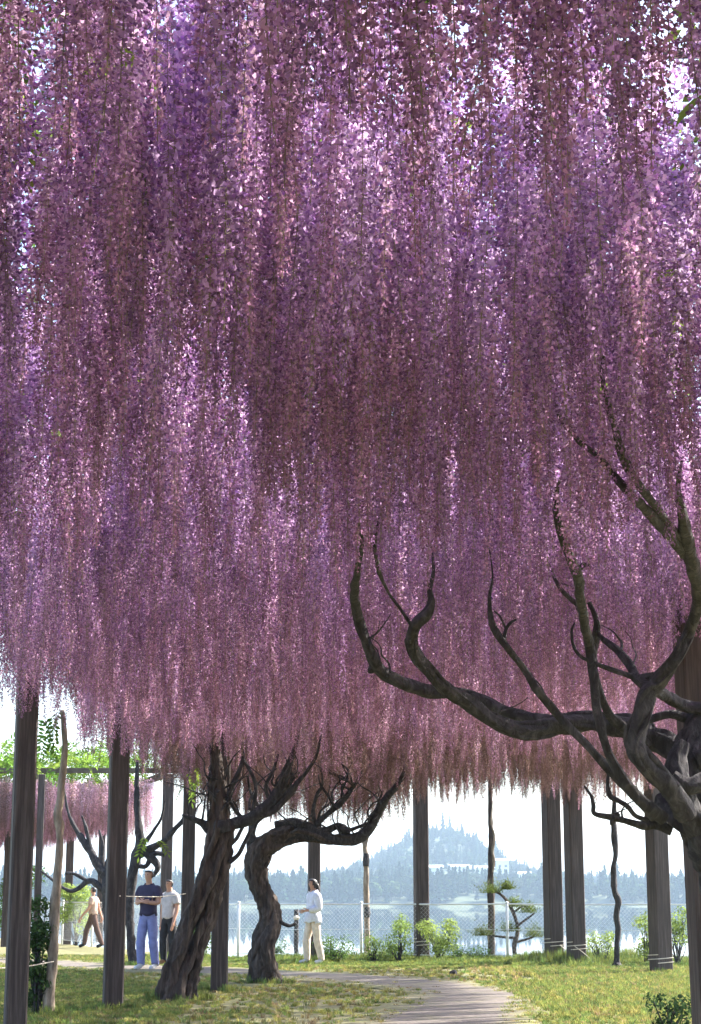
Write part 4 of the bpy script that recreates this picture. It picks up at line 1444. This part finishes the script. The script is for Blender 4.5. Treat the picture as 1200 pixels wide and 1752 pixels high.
def skin_mesh(nodes, edges, root, levels=2):
    """nodes: {key: ((x,y,z), (rx, ry))}; one continuous surface grown round the joints"""
    keys = list(nodes)
    ix = {k: i for i, k in enumerate(keys)}
    me = bpy.data.meshes.new('tmp')
    me.from_pydata([nodes[k][0] for k in keys], [(ix[a], ix[b]) for a, b in edges], [])
    ob = bpy.data.objects.new('tmp', me)
    COL.objects.link(ob)
    md = ob.modifiers.new('skin', 'SKIN')
    md.use_smooth_shade = True
    md.branch_smoothing = .6
    for k in keys:
        sv = me.skin_vertices[0].data[ix[k]]
        sv.radius = nodes[k][1]
        sv.use_root = (k == root)
    sd_ = ob.modifiers.new('sub', 'SUBSURF')
    sd_.levels = sd_.render_levels = levels
    dg = bpy.context.evaluated_depsgraph_get()
    new = bpy.data.meshes.new_from_object(ob.evaluated_get(dg))
    bpy.data.objects.remove(ob)
    bpy.data.meshes.remove(me)
    return new


def person(px, py, height, face_deg, label, shirt, trousers, shoes, hair='short', sleeves='short', stride=.15, arms='down', jacket=False, bulk=1.12):
    b = at_z(px, py)
    b.z = ground_h(b.x, b.y)
    root = empty('person', b, label, 'person', 'visitors strolling under the wisteria', math.radians(face_deg))
    k = height / 1.72
    N = {}
    E = []
    def nd(key, p_, r_):
        bk = bulk if key[:3] not in ('nec', 'jaw', 'hea', 'cro') and key[0] != 'f' and key[:2] != 'th' else 1.0
        N[key] = (tuple(c * k for c in p_), tuple(c * k * bk for c in ((r_, r_) if not isinstance(r_, tuple) else r_)))
    # forward = +Y, right = +X
    nd('pelvis', (0, 0, .95), (.145, .10)); nd('waist', (0, .01, 1.08), (.125, .09)); nd('chest', (0, .0, 1.30), (.15, .105)); nd('neckbase', (0, -.01, 1.44), (.085, .07))
    nd('neck', (0, .0, 1.51), .05); nd('jaw', (0, .025, 1.575), (.062, .072)); nd('head', (0, .012, 1.65), (.075, .09)); nd('crown', (0, .0, 1.70), (.055, .065))
    E += [('pelvis', 'waist'), ('waist', 'chest'), ('chest', 'neckbase'), ('neckbase', 'neck'), ('neck', 'jaw'), ('jaw', 'head'), ('head', 'crown')]
    for sx, sgn in (('r', 1), ('l', -1)):
        st = stride * sgn
        nd('hip' + sx, (sgn * .085, st * .15, .88), .088); nd('knee' + sx, (sgn * .09, st * .75 + .03, .48), .056); nd('ankle' + sx, (sgn * .09, st * 1.15 - .03, .085), .038); nd('toe' + sx, (sgn * .10, st * 1.15 + .14, .03), (.038, .028))
        E += [('pelvis', 'hip' + sx), ('hip' + sx, 'knee' + sx), ('knee' + sx, 'ankle' + sx), ('ankle' + sx, 'toe' + sx)]
        nd('sh' + sx, (sgn * .18, -.01, 1.40), .058)
        if arms == 'folded':
            el, wr, pm, dr = (sgn * .235, .02, 1.14), (sgn * .06, .20, 1.16), (-sgn * .03, .20, 1.17), Vector((-sgn, -.15, .05))
        elif arms == 'bag' and sgn == -1:
            el, wr, pm, dr = (sgn * .23, -.03, 1.12), (sgn * .17, .18, 1.08), (sgn * .14, .26, 1.08), Vector((.2 * -sgn, .9, -.2))
        else:
            sw = -st * .9
            el, wr, pm, dr = (sgn * .225, -.02 + sw * .3, 1.12), (sgn * .23, .05 + sw, .88), (sgn * .23, .07 + sw * 1.1, .80), Vector((0, .15, -1))
        nd('el' + sx, el, .042); nd('wr' + sx, wr, (.027, .027)); nd('pm' + sx, pm, (.036, .02))
        E += [('chest', 'sh' + sx), ('sh' + sx, 'el' + sx), ('el' + sx, 'wr' + sx), ('wr' + sx, 'pm' + sx)]
        dr.normalize()
        across = dr.cross(Vector((0, 0, 1)) if abs(dr.z) < .8 else Vector((0, 1, 0)))
        across = dr.cross(across.normalized()).normalized() if abs(dr.z) < .8 else Vector((0, 1, 0))
        curl = Vector((-sgn * .35, .0, 0)) if abs(dr.z) > .8 else Vector((0, -.3, 0))
        for fi, (off, ln) in enumerate(((-.030, .075), (-.010, .085), (.010, .080), (.030, .060))):
            base = Vector(pm) + across * off + dr * .035
            mid_ = base + dr * ln * .55 + curl * .012
            tip_ = mid_ + (dr + curl).normalized() * ln * .45
            nd('f%da%s' % (fi, sx), base, .0095); nd('f%db%s' % (fi, sx), mid_, .009); nd('f%dc%s' % (fi, sx), tip_, .0075)
            E += [('pm' + sx, 'f%da%s' % (fi, sx)), ('f%da%s' % (fi, sx), 'f%db%s' % (fi, sx)), ('f%db%s' % (fi, sx), 'f%dc%s' % (fi, sx))]
        tb = Vector(wr).lerp(Vector(pm), .7) - across * .03
        nd('tha' + sx, tb - across * .018 + dr * .01, .011); nd('thb' + sx, tb - across * .032 + dr * .045, .0095)
        E += [('wr' + sx, 'tha' + sx), ('tha' + sx, 'thb' + sx)]
    me = skin_mesh(N, E, 'pelvis')
    # nose, brow and ears pulled out of the head
    for v in me.vertices:
        x, y_, z = (c / k for c in v.co)
        if z > 1.53 and y_ > .05:
            v.co.y += k * .022 * math.exp(-((x / .014) ** 2 + ((z - 1.615) / .022) ** 2))
            v.co.y += k * .006 * math.exp(-((x / .022) ** 2 + ((z - 1.575) / .008) ** 2))
            v.co.y -= k * .006 * math.exp(-(((abs(x) - .028) / .014) ** 2 + ((z - 1.635) / .012) ** 2))
        if z > 1.55 and abs(y_ - .01) < .03 and abs(x) > .05:
            v.co.x += k * math.copysign(.014, x) * math.exp(-((z - 1.625) / .022) ** 2)
    o = bpy.data.objects.new('body', me); COL.objects.link(o); o.parent = root
    me.materials.append(M_SKIN)

    SEG = [(a, b_, Vector(N[a][0]), Vector(N[b_][0])) for a, b_ in E]
    def nearest(c):
        best, bd, bt = None, 9, 0
        for a, b_, p0, p1 in SEG:
            d = p1 - p0
            t = max(0, min(1, (c - p0).dot(d) / d.length_squared))
            q = (c - p0 - d * t).length - (N[a][1][0] * (1 - t) + N[b_][1][0] * t) * .5
            if q < bd: best, bd, bt = (a, b_), q, t
        return best, bt
    owner = [nearest(Vector(pl.center)) for pl in me.polygons]

    def garment(name, test, grow, mat):
        ids = [i for i, (sg, t) in enumerate(owner) if test(sg, t, me.polygons[i].center)]
        used = sorted({v for i in ids for v in me.polygons[i].vertices})
        mp = {v: q for q, v in enumerate(used)}
        vs = []
        for v in used:
            w = me.vertices[v]
            gr = grow(w.co / k) * k
            wr_ = .004 * k * noise.noise(w.co * 16)
            vs.append(w.co + w.normal * (gr + wr_))
        gm = bpy.data.meshes.new(name)
        gm.from_pydata([tuple(v) for v in vs], [], [tuple(mp[v] for v in me.polygons[i].vertices) for i in ids])
        gm.polygons.foreach_set('use_smooth', [True] * len(gm.polygons))
        gm.materials.append(mat)
        g_ = bpy.data.objects.new(name, gm); COL.objects.link(g_); g_.parent = root
        sm_ = g_.modifiers.new('thickness', 'SOLIDIFY'); sm_.thickness = .006 * k; sm_.offset = -1
        return g_
    arm_up = {('shr', 'elr'), ('shl', 'ell')}
    arm_lo = {('elr', 'wrr'), ('ell', 'wrl')}
    torso = {('pelvis', 'waist'), ('waist', 'chest'), ('chest', 'neckbase'), ('chest', 'shr'), ('chest', 'shl')}
    legs = {('pelvis', 'hipr'), ('pelvis', 'hipl'), ('hipr', 'kneer'), ('hipl', 'kneel'), ('kneer', 'ankler'), ('kneel', 'anklel')}
    hem = .84 if jacket else .94
    def t_shirt(sg, t, c):
        z = c[2] / k
        if sg in torso: return hem < z < 1.475
        if sg in arm_up: return sleeves == 'long' or t < .62
        if sg in arm_lo: return sleeves == 'long' and t < .96
        return sg in legs and z > hem
    def t_trous(sg, t, c):
        z = c[2] / k
        return (sg in legs and z > .085) or (sg in torso and z < 1.0)
    garment('jacket' if jacket else 'shirt', t_shirt, (lambda c: .034 + (.02 if c.z < 1.0 else 0)) if jacket else (lambda c: .026), shirt)
    garment('trousers', t_trous, lambda c: .014 + (.012 if c.z < .5 else 0), trousers)
    for sx in 'rl':
        garment('shoe', lambda sg, t, c: sg == ('ankle' + sx, 'toe' + sx) or (sg == ('knee' + sx, 'ankle' + sx) and c[2] / k < .11), lambda c: .008, shoes)

    def blob(name, edges, rt, nodes, mat):
        g_ = skin_mesh({q: (tuple(c * k for c in v[0]), tuple(c * k for c in v[1])) for q, v in nodes.items()}, edges, rt)
        go_ = bpy.data.objects.new(name, g_); COL.objects.link(go_); go_.parent = root
        g_.materials.append(mat)
    headseg = {('neck', 'jaw'), ('jaw', 'head'), ('head', 'crown')}
    def t_hair(sg, t, c):
        y_, z = c[1] / k, c[2] / k
        return sg in headseg and (z > 1.670 or (y_ < .018 and z > (1.53 if hair == 'long' else 1.575)) or (hair == 'long' and y_ < .04 and z > 1.60))
    garment('hair', t_hair, (lambda c: .024) if hair == 'long' else (lambda c: .013), M_HAIR)
    if hair == 'long':
        blob('hair', [('t', 'b'), ('b', 'd'), ('d', 'e')], 't',
             {'t': ((0, -.045, 1.64), (.075, .06)), 'b': ((0, -.075, 1.56), (.095, .055)), 'd': ((0, -.095, 1.46), (.10, .05)), 'e': ((0, -.105, 1.34), (.08, .035))}, M_HAIR)
    for sx in (-1, 1):
        bm = bmesh.new()
        bmesh.ops.create_uvsphere(bm, u_segments=8, v_segments=6, radius=.008 * k, matrix=Matrix.Translation(Vector((sx * .029, .088, 1.635)) * k))
        me_ = bpy.data.meshes.new('eye'); bm.to_mesh(me_); bm.free()
        me_.materials.append(M_EYE)
        e_ = bpy.data.objects.new('eye', me_); COL.objects.link(e_); e_.parent = root
    return root


person(252, 1661, 1.74, 150, 'person in a navy shirt and pale blue jeans with forearms folded', cloth('navy_cloth', (.035, .028, .065)), cloth('pale_jeans', (.22, .24, .48)), cloth('white_shoe', (.6, .6, .62)), arms='folded', stride=.08)
person(288, 1652, 1.60, 140, 'person in a pale grey top and black trousers behind the leaning trunk', cloth('pale_grey_cloth', (.50, .46, .46)), cloth('black_cloth', (.02, .02, .025)), cloth('tan_shoe', (.3, .16, .08)), stride=.06)
person(158, 1622, 1.5, 80, 'person in a beige top and brown trousers walking beyond the slender stem', cloth('beige_cloth', (.52, .36, .28)), cloth('brown_cloth', (.12, .07, .055)), cloth('dark_shoe', (.03, .03, .03)), stride=.26)
person(536, 1650, 1.62, 115, 'long haired person in a white jacket and cream trousers walking by the fence', cloth('white_cloth', (.66, .68, .80)), cloth('cream_cloth', (.68, .58, .50)), cloth('white_shoe', (.6, .6, .62)), hair='long', sleeves='long', stride=.11, arms='bag', jacket=True)
